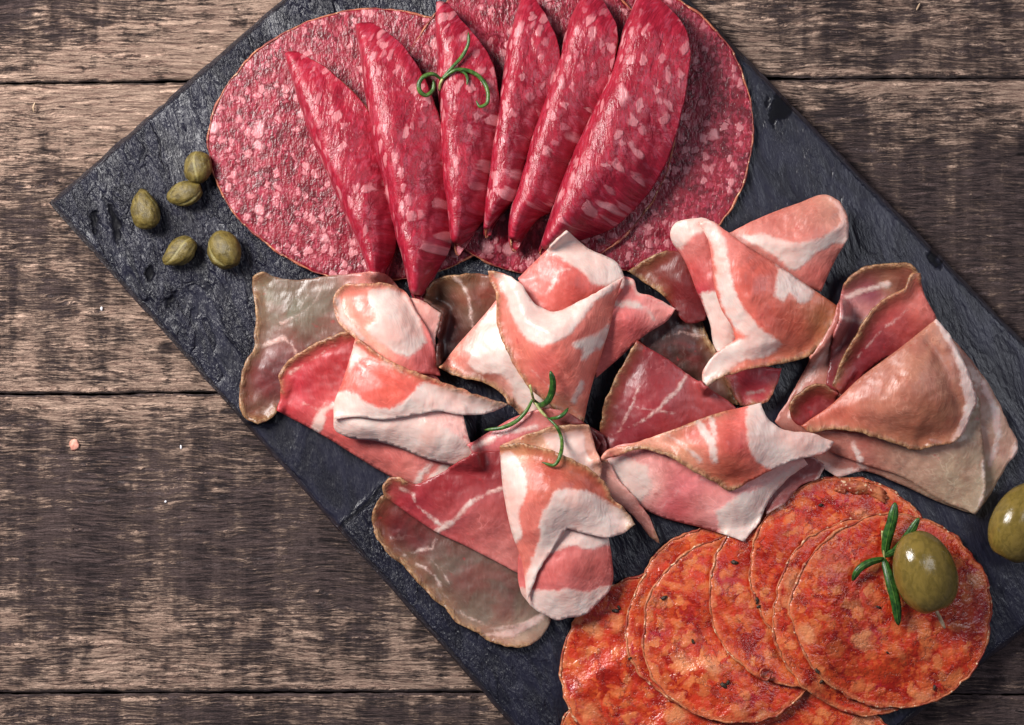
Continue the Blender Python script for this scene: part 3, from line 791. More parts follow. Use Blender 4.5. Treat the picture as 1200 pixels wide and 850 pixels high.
def blob(name, x, y, h, rx, ry, rz, mat, parent=None, seed=0, rot=0.0, nu=12, nv=8, amp=.3, noise_s=2.0):
    V = []; F = []
    for j in range(nv+1):
        ph = math.pi*j/nv
        for i in range(nu):
            th = 2*math.pi*i/nu; V.append((math.sin(ph)*math.cos(th), math.sin(ph)*math.sin(th), math.cos(ph)))
    V = np.array(V); f = 1+amp*fbm(V[:, 0]*noise_s+5+V[:, 2], V[:, 1]*noise_s+5+V[:, 2]*1.3, seed, 3)
    V = V*f[:, None]*[rx, ry, rz]; c, s_ = math.cos(rot), math.sin(rot)
    W = np.stack([x+V[:, 0]*c-V[:, 1]*s_, y+V[:, 0]*s_+V[:, 1]*c, h+V[:, 2]], 1)
    for j in range(nv):
        for i in range(nu):
            a = j*nu+i; b = j*nu+(i+1) % nu; F.append((a, b, b+nu, a+nu))
    return mesh_obj(name, wp(W), F, mat, parent)
cho = [o for o in C.objects if o.name.startswith('chorizo_slice')]
for k, (x, y, r, own) in enumerate([(721, 716, 4, 3), (725, 712, 3, 3), (778, 701, 4, 5), (848, 803, 4.5, 5), (853, 800, 3, 5), (861, 659, 4, 6), (887, 704, 4, 7), (889, 711, 3, 7), (958, 787, 3.5, 8), (963, 799, 3, 8), (1030, 712, 3, 9), (1095, 806, 3, 9), (962, 592, 3, 7), (812, 752, 2.5, 5), (738, 772, 2.5, 3), (1040, 765, 2, 9)]):
    blob('pepper_fleck', x, y, hg(x, y)+.6, r, r*.6, 1.8, M_PEP, cho[own], 300+k, rot=k*1.3, amp=.6)
# pale shred of casing on the top slice and little casing ring
for (x, y, rx, ry, rt, sd) in [(1003, 571, 22, 8, .12, 1), (1028, 578, 16, 7, .6, 2), (985, 574, 8, 4, .2, 3)]:
    blob('casing_shred', x, y, hg(x, y)+1, rx, ry, 3.5, M_CCAS, cho[7], 320+sd, rot=rt, nu=26, nv=12, amp=.5, noise_s=3)
a = np.linspace(0, 5.6, 26); rp = np.stack([897+6*np.cos(a), 790+7*np.sin(a), np.full(26, hg(897, 790, 8)+2)+a*.2], 1)
tv, tf = tube_mesh(wp(rp), 1.6*S, 8); mesh_obj('casing_curl', tv, tf, M_CCAS, cho[6])

# ================================================================== HAM
RED = (186, 78, 76); PINK = (214, 128, 116); DEEP = (132, 36, 44); BRN = (92, 58, 48); GRY = (122, 110, 94); MAU = (176, 120, 106); SAL = (208, 112, 98)
HGp = 'folded cured ham slices across the middle of the board'
def ham(x, y, label): return empty('ham_slice', x, y, 3, label, 'ham slice', HGp)

# --- slice at the left
h = ham(430, 455, 'folded ham slice at the left with grey translucent edge and thick white fat fold')
ham_fold('back_fold', h, [(297, 326, 8), (308, 319, 10), (323, 325, 9), (352, 328, 8), (385, 324, 10), (420, 320, 16), (452, 322, 20), (470, 340, 22), (440, 400, 14), (412, 400, 12), (376, 408, 10), (345, 430, 9), (333, 462, 8), (325, 482, 8), (302, 495, 12), (283, 484, 14), (281, 452, 14), (286, 427, 12), (297, 409, 9), (299, 371, 9), (297, 349, 8)],
  inner=[(350, 370, 14), (320, 450, 6), (390, 355, 12)], fat=[('s', [(298, 408), (318, 402), (332, 396), (343, 405), (348, 416)], 1.0), ('s', [(330, 380), (356, 366), (372, 350), (376, 335)], .2), ('s', [(350, 380), (352, 360), (362, 345)], .1)],
  rind=[(14, 20, 5), (0, 1, 4), (13, 14, 4)], cols=[(340, 360, (116, 106, 88)), (380, 350, (120, 104, 88)), (310, 350, (122, 112, 90)), (310, 450, (104, 60, 58)), (300, 475, (112, 84, 66)), (335, 440, (110, 54, 56)), (430, 330, (190, 128, 118))], wr=1.2)
ham_fold('lower_fold', h, [(327, 438, 18), (348, 416, 26), (376, 399, 32), (410, 388, 36), (440, 400, 34), (500, 430, 30), (540, 490, 26), (562, 547, 20), (530, 566, 20), (507, 582, 16), (490, 576, 16), (437, 547, 14), (384, 514, 14), (324, 481, 10), (329, 457, 14)],
  inner=[(380, 440, 22), (430, 490, 36), (480, 540, 36), (400, 480, 32)], fat=[('p', [(506, 584), (500, 566), (512, 548), (530, 538), (565, 540), (560, 560)]), ('s', [(486, 575), (494, 556), (505, 545)], [3, 4, 3]), ('s', [(372, 500), (378, 482), (400, 470), (412, 460)], [7, 5, 4, 3]), ('s', [(356, 473), (372, 480), (385, 470)], .8), ('s', [(335, 440), (360, 425), (392, 405)], .1)],
  rind=[(0, 3.6, 4.5), (14, 15, 3)], roll=[(9, 13, 16)], cols=[(350, 450, (178, 52, 62)), (390, 430, (176, 60, 62)), (400, 490, (200, 98, 92)), (450, 530, (196, 112, 104)), (480, 550, (200, 122, 112))])
ham_fold('side_flap', h, [(470, 346, 34), (495, 353, 36), (518, 366, 34), (514, 382, 30), (510, 396, 30), (512, 422, 28), (495, 400, 34)], cols=[(500, 370, (214, 158, 146))], fat=[('s', [(517, 366), (512, 396)], 2)], wr=.5)
ham_fold('rolled_top', h, [(391, 349, 44), (401, 336, 50), (426, 332, 52), (458, 334, 46), (474, 341, 40), (487, 364, 38), (502, 388, 34), (516, 440, 34), (480, 436, 48), (437, 416, 54), (414, 396, 54), (396, 376, 50)],
  inner=[(450, 370, 66), (420, 358, 56), (470, 395, 62), (490, 420, 48), (430, 392, 60)], roll=[(4, 7, 14)], rind=[(0, 3.6, 3), (9.5, 12, 3.0)],
  fat=[('p', [(432, 340), (470, 340), (490, 370), (500, 402), (480, 420), (455, 410), (425, 385), (445, 372), (432, 352)]), ('s', [(396, 352), (400, 372), (424, 396)], 4)], cols=[(405, 365, (222, 140, 122)), (430, 355, (222, 136, 120)), (505, 425, (196, 96, 92)), (430, 390, (226, 160, 140))], wr=.6)
ham_fold('fat_fold', h, [(391, 490, 52), (430, 486, 56), (490, 480, 60), (541, 480, 52), (550, 515, 46), (560, 545, 36), (553, 550, 34), (525, 544, 36), (500, 538, 38), (470, 526, 40), (440, 517, 42), (405, 512, 42), (392, 504, 42)],
  inner=[(460, 502, 66), (510, 510, 66), (535, 520, 56), (420, 500, 62)], roll=[(5, 11, 11)], fat=[('p', [(380, 480), (470, 488), (545, 520), (580, 560), (380, 560)]), ('s', [(470, 495), (520, 512), (550, 540)], 12)], cols=[(520, 490, (222, 168, 156)), (500, 488, (226, 176, 164))], wr=.6, rag=.4)
ham_fold('front_flap', h, [(417, 396, 62), (437, 411, 64), (472, 430, 66), (525, 450, 60), (571, 466, 46), (596, 474, 32), (578, 483, 40), (539, 486, 56), (510, 482, 64), (490, 486, 66), (450, 492, 64), (410, 489, 58), (391, 492, 52), (391, 476, 54), (401, 448, 56), (410, 420, 58)],
  inner=[(450, 450, 78), (430, 430, 70), (480, 465, 76), (420, 465, 70)], roll=[(9, 15.5, 9)], rind=[(0.2, 5, 3.4)],
  fat=[('p', [(388, 462), (405, 458), (425, 468), (450, 478), (476, 468), (492, 450), (520, 452), (560, 464), (605, 474), (560, 495), (470, 500), (385, 505)]), ('p', [(412, 398), (430, 414), (470, 433), (480, 442), (455, 430), (425, 420), (408, 436)])], cols=[(440, 445, (206, 96, 82)), (460, 450, (212, 104, 88)), (425, 430, (214, 110, 98))], wr=.6)

# --- slice at the upper right
h = h_right = ham(890, 370, 'ham slice at the upper right with wavy white fat ridge and a flap behind')
ham_fold('lower_fold', h, [(735, 345, 8), (760, 372, 8), (800, 350, 10), (822, 376, 12), (832, 400, 14), (858, 448, 14), (866, 475, 12), (840, 472, 8), (806, 442, 8), (750, 402, 8)],
  inner=[(800, 400, 12)], rind=[(3, 6, 5)], cols=[(780, 400, (70, 40, 32)), (820, 420, (78, 48, 38)), (850, 450, (90, 54, 40))], fat=[('s', [(782, 395), (800, 388), (822, 396)], .2)], wr=1.4)
ham_fold('dark_flap', h, [(735, 318, 18), (760, 304, 26), (790, 294, 32), (812, 300, 30), (830, 350, 26), (828, 375, 22), (806, 379, 22), (790, 362, 18), (775, 345, 18), (752, 328, 16)],
  inner=[(800, 335, 36)], rind=[(0, 1.6, 4), (8, 9.8, 4)], cols=[(800, 340, (120, 34, 34)), (770, 320, (118, 62, 50)), (815, 360, (104, 34, 34))], wr=1.3)

# --- slice at the top middle
h = ham(650, 400, 'large pale ham slice below the salami, its white fat forming a V')
ham_fold('back_fold', h, [(498, 350, 10), (507, 333, 20), (520, 324, 26), (545, 321, 28), (580, 325, 28), (600, 345, 24), (585, 390, 18), (540, 430, 12), (512, 430, 10), (514, 395, 8), (517, 366, 8)],
  inner=[(530, 370, 12), (560, 345, 26)], rind=[(0.5, 3.2, 3.2)], fat=[('s', [(533, 325), (546, 340), (550, 352), (552, 375), (556, 385)], [2, 1, .5, 1, 1])], ridges=[([(536, 325), (549, 343), (553, 380)], 9, 7)],
  cols=[(525, 360, (84, 58, 48)), (520, 395, (62, 36, 32)), (570, 340, (132, 82, 64)), (540, 345, (120, 90, 66))], wr=1.2)
ham_fold('right_flap', h, [(720, 322, 36), (744, 329, 40), (747, 342, 40), (760, 346, 38), (793, 362, 26), (783, 375, 28), (757, 392, 30), (731, 415, 30), (698, 444, 26), (690, 400, 36), (705, 350, 40)],
  inner=[(735, 375, 48)], fat=[('s', [(724, 328), (742, 332), (748, 343)], 3.2), ('s', [(718, 356), (742, 356), (757, 362), (768, 376)], [4, 3.5, 2.5, 1]), ('s', [(747, 345), (770, 352), (793, 362)], .7)], roll=[(5, 8, 8)], cols=[(740, 385, (208, 108, 104)), (720, 400, (206, 110, 102)), (770, 362, (220, 142, 132))])
ham_fold('lower_fold', h, [(577, 358, 32), (600, 334, 38), (640, 330, 44), (690, 380, 44), (690, 460, 34), (660, 510, 24), (625, 500, 24), (600, 476, 26), (588, 463, 30), (566, 448, 32), (543, 443, 30), (516, 432, 22), (530, 412, 26), (556, 382, 30)],
  inner=[(580, 400, 52), (610, 430, 56), (560, 420, 44), (640, 480, 44)], rind=[(6.6, 11.2, 4.5)], roll=[(11.3, 15, 10)], fat=[('p', [(576, 360), (600, 350), (612, 420), (640, 470), (660, 515), (612, 480), (585, 440), (560, 436), (548, 425)])],
  cols=[(560, 400, (224, 158, 144)), (530, 425, (214, 134, 118)), (580, 370, (220, 140, 128)), (610, 440, (226, 166, 150)), (566, 440, (120, 50, 36))])
ham_fold('top_lobe', h, [(607, 326, 42), (636, 298, 50), (665, 271, 46), (688, 290, 46), (727, 313, 46), (732, 328, 44), (700, 370, 50), (650, 385, 50), (620, 360, 48)],
  inner=[(660, 320, 66), (690, 330, 64), (640, 330, 60)], roll=[(0, 4.5, 8)], fat=[('p', [(668, 262), (735, 305), (738, 338), (716, 338), (694, 332), (684, 320), (668, 312), (656, 302), (640, 296), (636, 290)]), ('s', [(648, 330), (655, 318), (668, 315)], .6), ('s', [(640, 345), (652, 330), (650, 318)], 1)],
  cols=[(650, 340, (198, 100, 88)), (670, 340, (188, 84, 74)), (620, 325, (222, 140, 132)), (630, 320, (212, 120, 108))], wr=.7)
ham_fold('front_flap', h, [(572, 318, 52), (583, 319, 56), (609, 331, 62), (628, 356, 62), (648, 365, 60), (678, 354, 66), (711, 336, 62), (732, 323, 52), (721, 356, 50), (714, 385, 50), (704, 418, 50), (692, 458, 44), (684, 495, 36), (671, 495, 40), (655, 487, 46), (642, 474, 50), (619, 454, 54), (602, 428, 54), (589, 402, 52), (582, 379, 50), (580, 346, 50), (574, 328, 50)],
  inner=[(640, 400, 88), (660, 430, 82), (610, 370, 70), (690, 380, 76), (665, 465, 62), (650, 378, 80), (625, 405, 80)],
  ridges=[([(600, 340), (622, 378), (645, 388), (672, 372), (715, 338)], 15, 7)],
  rind=[(14, 21.9, 3.2), (12.2, 14, 6), (0, .8, 3)], roll=[(8, 12, 10)],
  fat=[('p', [(576, 316), (609, 328), (630, 352), (648, 362), (676, 352), (735, 318), (722, 338), (700, 352), (680, 376), (662, 398), (640, 406), (618, 400), (602, 376), (590, 345)]), ('s', [(676, 404), (700, 400), (712, 388)], [6, 9, 7]), ('s', [(684, 420), (692, 405)], [4, 7]), ('s', [(672, 470), (682, 450)], [5, 3]), ('s', [(620, 430), (650, 460), (680, 488)], .1)],
  cols=[(640, 430, (204, 106, 96)), (660, 450, (206, 112, 98)), (700, 365, (216, 128, 112)), (610, 420, (212, 124, 106)), (655, 480, (196, 132, 106)), (590, 360, (210, 122, 106)), (680, 440, (212, 122, 106))], wr=.7)

h = h_right
ham_fold('foot', h, [(845, 438, 22), (880, 430, 24), (916, 432, 22), (910, 452, 18), (899, 471, 14), (882, 475, 12), (870, 476, 12), (858, 462, 14)],
  inner=[(884, 450, 26)], rind=[(5, 7.8, 3), (3, 5, 2)], cols=[(884, 450, (196, 76, 84))], fat=[('s', [(875, 462), (895, 458)], 1.5)])
ham_fold('back_flap', h, [(845, 278, 30), (885, 258, 34), (933, 239, 34), (971, 229, 34), (986, 239, 36), (995, 262, 34), (993, 281, 32), (983, 297, 28), (962, 342, 22), (930, 330, 34), (885, 310, 36), (850, 290, 34)],
  inner=[(920, 270, 40), (950, 300, 42), (965, 262, 48)], roll=[(1, 3.2, 9), (6.5, 8.4, 8)], ridges=[([(880, 284), (930, 286), (965, 276), (990, 262)], 9, 5)],
  fat=[('p', [(866, 276), (890, 274), (920, 282), (950, 282), (975, 270), (988, 258), (997, 262), (993, 284), (972, 288), (945, 308), (932, 316), (905, 300)]), ('s', [(973, 232), (985, 244), (990, 262)], [2, 3, 4])],
  cols=[(900, 262, (204, 128, 114)), (950, 250, (200, 132, 116)), (970, 245, (196, 140, 120)), (955, 320, (206, 116, 104)), (945, 296, (216, 140, 126))], wr=.8)
ham_fold('side_fold', h, [(786, 270, 44), (792, 261, 50), (805, 257, 54), (830, 258, 56), (852, 290, 52), (872, 350, 48), (876, 400, 42), (846, 418, 38), (838, 408, 36), (832, 380, 36), (816, 340, 36), (799, 300, 38), (788, 284, 40)],
  inner=[(812, 280, 62), (832, 330, 58), (850, 380, 50)], roll=[(8, 11.8, 12), (0, 2.5, 7)],
  fat=[('p', [(780, 262), (800, 250), (832, 252), (832, 270), (812, 278), (800, 292), (790, 288)]), ('p', [(820, 345), (842, 340), (860, 385), (862, 410), (838, 412)])],
  cols=[(815, 290, (206, 126, 116)), (812, 322, (196, 92, 88)), (822, 345, (176, 50, 62)), (845, 320, (204, 112, 102)), (835, 375, (206, 130, 122))], wr=.6)
ham_fold('front_flap', h, [(818, 260, 60), (834, 259, 64), (850, 270, 66), (875, 288, 68), (909, 309, 66), (947, 335, 60), (986, 362, 48), (981, 379, 46), (968, 398, 44), (952, 415, 44), (930, 422, 46), (909, 427, 48), (861, 437, 52), (839, 446, 50), (826, 457, 44), (823, 440, 50), (831, 424, 52), (848, 408, 54), (862, 398, 56), (858, 384, 56), (845, 362, 58), (837, 335, 60), (834, 305, 62), (829, 280, 62)],
  inner=[(880, 340, 82), (905, 370, 74), (855, 330, 76), (940, 375, 62), (880, 410, 64), (852, 290, 74)],
  ridges=[([(876, 350), (888, 376), (908, 398)], 9, 5)],
  roll=[(17.5, 23.8, 8), (3, 6, 6)], rind=[(6.6, 10.8, 6), (11, 14, 2.4)],
  fat=[('s', [(828, 262), (842, 285), (847, 315), (853, 350), (868, 378), (900, 400)], [10, 9, 9.5, 10, 11, 8]), ('p', [(820, 462), (826, 424), (850, 406), (870, 396), (900, 392), (918, 404), (905, 416), (870, 424), (842, 446)]),
       ('p', [(908, 306), (930, 322), (955, 340), (950, 352), (940, 356), (925, 345), (918, 355), (906, 345), (910, 328)])],
  cols=[(880, 330, (200, 100, 86)), (890, 370, (204, 106, 90)), (930, 380, (192, 102, 80)), (935, 338, (200, 120, 100)), (960, 375, (176, 112, 74)), (862, 290, (206, 122, 110))], wr=.7)

# --- slice at the right
h = ham(1050, 460, 'big muted pink-grey ham slice at the far right, rolled open at the top')
ham_fold('lower_fold', h, [(988, 345, 16), (1010, 330, 18), (1060, 330, 22), (1090, 365, 24), (1115, 395, 20), (1140, 425, 18), (1160, 451, 16), (1180, 495, 12), (1193, 528, 8), (1179, 548, 8), (1158, 584, 8), (1143, 603, 8), (1106, 591, 10), (1053, 567, 12), (1010, 552, 12), (981, 557, 10), (960, 545, 10), (945, 532, 10), (909, 494, 10), (933, 451, 14), (952, 417, 16), (975, 378, 16)],
  inner=[(1100, 500, 26), (960, 470, 26), (1060, 530, 26), (1150, 510, 20)], roll=[(11.5, 14, 12), (19, 21.5, 10)],
  fat=[('s', [(1152, 450), (1166, 480), (1170, 510), (1160, 545)], [5, 4, 4, 2]), ('s', [(1000, 522), (1012, 548)], [3, 5]), ('s', [(950, 540), (965, 548), (985, 556), (1008, 552)], [4, 7, 6, 4]), ('s', [(925, 490), (940, 450), (975, 400)], 1.0), ('s', [(1040, 545), (1090, 552), (1135, 560)], .2), ('s', [(1192, 522), (1183, 545)], [4, 3])],
  cols=[(1100, 540, (172, 146, 126)), (1060, 540, (176, 138, 120)), (1120, 570, (176, 154, 130)), (1010, 530, (178, 112, 98)), (940, 480, (186, 122, 108)), (970, 420, (184, 124, 108)), (990, 370, (178, 110, 100)), (1160, 470, (172, 134, 114)), (1180, 530, (192, 150, 130)), (1150, 560, (160, 140, 116))])
ham_fold('side_flap', h, [(1125, 440, 30), (1145, 460, 30), (1150, 500, 28), (1155, 560, 20), (1152, 590, 14), (1143, 602, 12), (1100, 585, 16), (1060, 560, 20), (1000, 540, 22), (960, 520, 24), (950, 505, 28), (1050, 500, 34)],
  inner=[(1080, 535, 34), (1130, 530, 34)], roll=[(5.5, 9, 8)], fat=[('s', [(1152, 540), (1153, 575), (1146, 600)], 1.0), ('s', [(1000, 520), (1008, 540)], [2.5, 3.5])], cols=[(1080, 540, (180, 144, 124)), (1120, 560, (182, 158, 134)), (1000, 520, (180, 116, 100)), (1140, 500, (164, 142, 120))], wr=.8)
ham_fold('roll_lining', h, [(986, 345, 30), (990, 332, 36), (1008, 318, 42), (1039, 311, 46), (1070, 311, 46), (1077, 322, 42), (1060, 350, 24), (1030, 385, 22), (1000, 430, 20), (980, 460, 20), (968, 452, 22), (975, 410, 24), (984, 372, 26)],
  inner=[(1025, 350, 20), (1010, 390, 18)], fat=[('s', [(985, 372), (1010, 378), (1030, 366)], 3.5), ('s', [(992, 348), (1015, 340), (1040, 334)], 3)], rind=[(1, 5.2, 4)],
  cols=[(1020, 345, (150, 84, 92)), (1040, 330, (156, 112, 88)), (1000, 400, (176, 106, 100)), (990, 440, (128, 50, 52)), (1010, 365, (190, 128, 122))], wr=.7)
ham_fold('roll_wall', h, [(1079, 320, 52), (1081, 340, 50), (1097, 376, 44), (1070, 410, 40), (1029, 425, 34), (990, 466, 26), (976, 452, 30), (985, 425, 38), (1000, 400, 46), (1020, 368, 52), (1042, 348, 54), (1062, 338, 56), (1070, 322, 56)],
  inner=[(1050, 380, 44), (1020, 410, 36)], rind=[(6, 12.5, 3.6), (0, .5, 3)], fat=[('s', [(1005, 418), (1030, 390), (1065, 362)], .4)],
  cols=[(1050, 375, (176, 78, 72)), (1075, 355, (200, 112, 98)), (1010, 425, (120, 36, 42)), (1030, 405, (136, 44, 48))], wr=.7)
ham_fold('small_curl', h, [(926, 480, 30), (930, 468, 34), (942, 457, 38), (966, 452, 40), (984, 462, 38), (970, 485, 28), (942, 500, 26), (930, 494, 28)], inner=[(952, 474, 24)], rind=[(0, 3.5, 2.6)], cols=[(955, 472, (128, 42, 42))], wr=.4)
ham_fold('front_flap', h, [(938, 499, 42), (967, 480, 48), (1010, 441, 54), (1049, 412, 58), (1097, 374, 56), (1112, 392, 56), (1126, 417, 54), (1139, 445, 50), (1144, 468, 46), (1135, 494, 44), (1126, 512, 42), (1114, 519, 42), (1095, 523, 44), (1078, 527, 44), (1049, 521, 46), (1020, 512, 46), (1000, 507, 44), (970, 504, 42), (947, 506, 38)],
  inner=[(1070, 450, 84), (1040, 480, 76), (1000, 485, 62), (1105, 470, 70), (1095, 430, 74)], roll=[(0.5, 3.8, 9)], rind=[(12.2, 18, 4), (10, 12.2, 2)],
  fat=[('s', [(1099, 376), (1118, 402), (1132, 440), (1138, 470), (1130, 500), (1118, 516)], [4, 6, 7, 7, 6, 4])], ridges=[([(1088, 398), (1108, 430), (1112, 450), (1126, 478)], 5, -6)],
  cols=[(1050, 460, (186, 124, 102)), (1090, 440, (180, 128, 106)), (980, 495, (196, 112, 92)), (1080, 500, (168, 108, 84)), (1030, 440, (188, 130, 110)), (1100, 480, (166, 112, 86))], wr=.8)

# --- slice in the centre right (dark red triangle behind, pale roll in front)
h = ham(800, 530, 'ham slice with deep red triangular back and pale roll ending in a white tongue')
ham_fold('back_fold', h, [(747, 400, 34), (780, 420, 32), (820, 448, 30), (864, 480, 26), (880, 510, 24), (800, 560, 20), (712, 530, 18), (703, 505, 18), (706, 485, 22), (714, 458, 28), (729, 430, 32)],
  inner=[(770, 470, 42), (740, 500, 32), (800, 480, 36)], rind=[(7.2, 10.8, 3.8)], fat=[('s', [(806, 436), (796, 456), (776, 476), (752, 494), (716, 510)], [1.4, 2, 1.2, 1, .6]), ('s', [(748, 454), (740, 476), (724, 508)], .2), ('s', [(748, 478), (770, 482), (792, 484)], .1)],
  cols=[(745, 430, (120, 36, 42)), (760, 470, (152, 52, 58)), (820, 470, (170, 82, 80)), (740, 510, (128, 38, 46)), (790, 500, (160, 68, 68)), (715, 490, (104, 32, 34))], wr=.8)
ham_fold('rear_lip', h, [(690, 500, 22), (706, 510, 24), (712, 530, 26), (700, 540, 20), (690, 530, 18)], cols=[(700, 520, (96, 30, 32))])
ham_fold('rear_flap', h, [(905, 540, 18), (950, 534, 16), (967, 545, 12), (960, 560, 10), (938, 568, 12), (924, 586, 12), (898, 602, 14), (890, 575, 18)], cols=[(935, 560, (140, 78, 74))], fat=[('s', [(967, 546), (955, 566), (925, 590), (898, 602)], [1, 3, 3, 2])], wr=.9)
ham_fold('lower_fold', h, [(697, 542, 24), (720, 525, 32), (780, 520, 40), (850, 530, 40), (940, 535, 34), (948, 545, 24), (925, 560, 22), (905, 580, 22), (890, 610, 20), (872, 635, 16), (850, 627, 16), (827, 620, 14), (775, 606, 14), (745, 592, 14), (715, 572, 16)],
  inner=[(770, 565, 42), (840, 580, 44), (880, 590, 38)], roll=[(9, 13, 14)],
  fat=[('p', [(845, 640), (838, 600), (862, 582), (890, 572), (945, 535), (935, 560), (905, 600), (880, 640)]), ('p', [(700, 540), (730, 535), (760, 545), (762, 575), (745, 595), (715, 570)]), ('s', [(775, 595), (800, 570), (830, 560)], .4)],
  cols=[(800, 570, (214, 122, 120)), (760, 570, (226, 170, 158)), (790, 595, (206, 106, 106)), (830, 600, (220, 150, 142)), (920, 550, (206, 160, 150))])
ham_fold('hanging_lip', h, [(697, 543, 34), (712, 540, 36), (728, 566, 28), (748, 590, 22), (764, 612, 16), (772, 636, 10), (762, 628, 12), (742, 604, 14), (720, 588, 18), (706, 572, 22)], cols=[(720, 570, (216, 164, 152)), (760, 615, (190, 130, 118))], rind=[(0, 1, 2), (4.4, 6, 2.2)], wr=.5)
ham_fold('front_flap', h, [(702, 540, 46), (712, 528, 48), (738, 521, 50), (780, 507, 54), (836, 486, 58), (892, 472, 56), (897, 486, 56), (915, 502, 52), (950, 508, 46), (978, 518, 36), (970, 530, 38), (939, 537, 46), (901, 553, 48), (876, 566, 46), (855, 575, 44), (838, 566, 48), (815, 552, 54), (785, 536, 54), (752, 527, 50), (724, 535, 44)],
  inner=[(850, 520, 78), (810, 522, 70), (885, 520, 70), (930, 520, 58), (845, 550, 66)], rind=[(13.4, 18.6, 5), (3, 4.3, 1.5)], roll=[(3, 5, 7)],
  fat=[('p', [(876, 468), (900, 470), (905, 494), (950, 502), (985, 520), (950, 538), (905, 550), (888, 544), (876, 520), (874, 490)]), ('s', [(816, 492), (834, 516), (838, 540)], [3, 6, 4]), ('s', [(780, 508), (808, 528), (820, 540)], [2, 3, 3]), ('s', [(834, 490), (838, 508)], 3)],
  cols=[(815, 510, (206, 112, 98)), (860, 520, (196, 92, 82)), (850, 550, (192, 104, 80)), (770, 520, (220, 162, 140)), (800, 530, (212, 150, 120)), (865, 500, (202, 102, 90))], wr=.7)

# --- slice at the bottom left
h = ham(590, 610, 'ham slice nearest the bottom, its brown-grey sheet spread on slate below a pale roll')
ham_fold('back_fold', h, [(438, 621, 12), (437, 604, 14), (446, 584, 16), (455, 578, 16), (512, 610, 14), (561, 640, 14), (625, 660, 12), (640, 700, 10), (645, 727, 8), (634, 748, 8), (620, 757, 9), (604, 760, 10), (590, 757, 10), (575, 752, 9), (556, 740, 8), (536, 731, 8), (520, 712, 8), (505, 699, 9), (488, 680, 9), (473, 662, 10), (460, 655, 12), (448, 639, 14)],
  inner=[(470, 625, 6), (540, 680, 14), (590, 710, 16), (500, 640, 8)], rind=[(17, 21.9, 5), (10, 17, 4), (0, 2.6, 3.4)],
  fat=[('s', [(474, 651), (490, 646), (507, 642), (511, 632)], 1.2), ('s', [(488, 660), (510, 675), (522, 700), (545, 722), (580, 738), (630, 728)], [.3, .4, .3, .4, 1.5, 3]), ('s', [(505, 655), (520, 672), (530, 690)], .1), ('s', [(560, 745), (600, 742), (636, 722)], [.5, 5, 4])],
  cols=[(465, 620, (84, 34, 34)), (450, 605, (110, 50, 40)), (490, 635, (92, 52, 48)), (540, 680, (112, 92, 82)), (590, 710, (112, 96, 84)), (520, 700, (106, 92, 74)), (600, 740, (170, 140, 120)), (600, 690, (104, 84, 74)), (480, 665, (104, 92, 68))], wr=1.2)
ham_fold('upper_roll', h, [(548, 522, 22), (575, 505, 28), (605, 488, 32), (650, 480, 34), (690, 500, 30), (704, 520, 24), (690, 545, 20), (600, 552, 18), (560, 545, 18)],
  inner=[(600, 515, 40)], roll=[(0, 3, 10)], fat=[('s', [(556, 524), (590, 508), (630, 500)], 3), ('s', [(640, 498), (655, 508)], 1)], cols=[(590, 520, (186, 100, 100)), (640, 500, (190, 116, 108)), (695, 520, (96, 34, 32))])
ham_fold('lower_fold', h, [(449, 570, 28), (454, 562, 32), (466, 560, 32), (484, 567, 32), (510, 558, 34), (530, 548, 32), (558, 530, 30), (600, 530, 34), (620, 600, 32), (612, 674, 20), (575, 655, 18), (540, 637, 16), (512, 624, 16), (484, 606, 16), (462, 590, 18), (452, 582, 22)],
  inner=[(520, 590, 36), (570, 600, 40), (480, 582, 30)], roll=[(9.5, 14, 13)], rind=[(15, 16, 4), (0, 2.5, 4)],
  fat=[('s', [(512, 622), (530, 612), (550, 590), (575, 576), (600, 568)], [3, 2.5, 1.8, 1.5, 1.5]), ('s', [(468, 572), (484, 578), (486, 592), (505, 606), (520, 618)], [.5, 1, .5, 1, 2])],
  cols=[(490, 585, (150, 44, 52)), (530, 570, (144, 42, 48)), (570, 550, (136, 40, 44)), (560, 620, (188, 108, 102)), (590, 650, (192, 120, 112)), (540, 610, (176, 84, 82))])
ham_fold('inner_curl', h, [(588, 520, 40), (620, 508, 44), (660, 500, 46), (690, 498, 44), (696, 520, 40), (705, 548, 36), (700, 575, 36), (650, 560, 44), (600, 545, 42)],
  rind=[(1, 3.2, 2.6)], fat=[('p', [(635, 508), (682, 504), (690, 535), (700, 560), (660, 540), (640, 520)])], cols=[(610, 520, (186, 138, 110)), (680, 515, (202, 150, 130))], wr=.8)
ham_fold('curl_end', h, [(612, 640, 34), (640, 612, 46), (680, 612, 46), (712, 622, 42), (717, 655, 38), (717, 686, 30), (702, 706, 28), (686, 721, 28), (665, 724, 28), (650, 727, 26), (644, 724, 26), (630, 717, 28), (614, 700, 28)],
  inner=[(670, 660, 54), (665, 695, 46), (640, 700, 42)], roll=[(3, 5.2, 9)],
  fat=[('p', [(608, 690), (640, 692), (670, 690), (690, 692), (724, 682), (700, 710), (650, 736), (608, 712)]), ('p', [(650, 606), (720, 612), (722, 640), (690, 643), (668, 640), (640, 652)])],
  cols=[(670, 665, (198, 110, 104)), (690, 670, (200, 116, 106)), (640, 680, (196, 106, 100))], wr=.6)
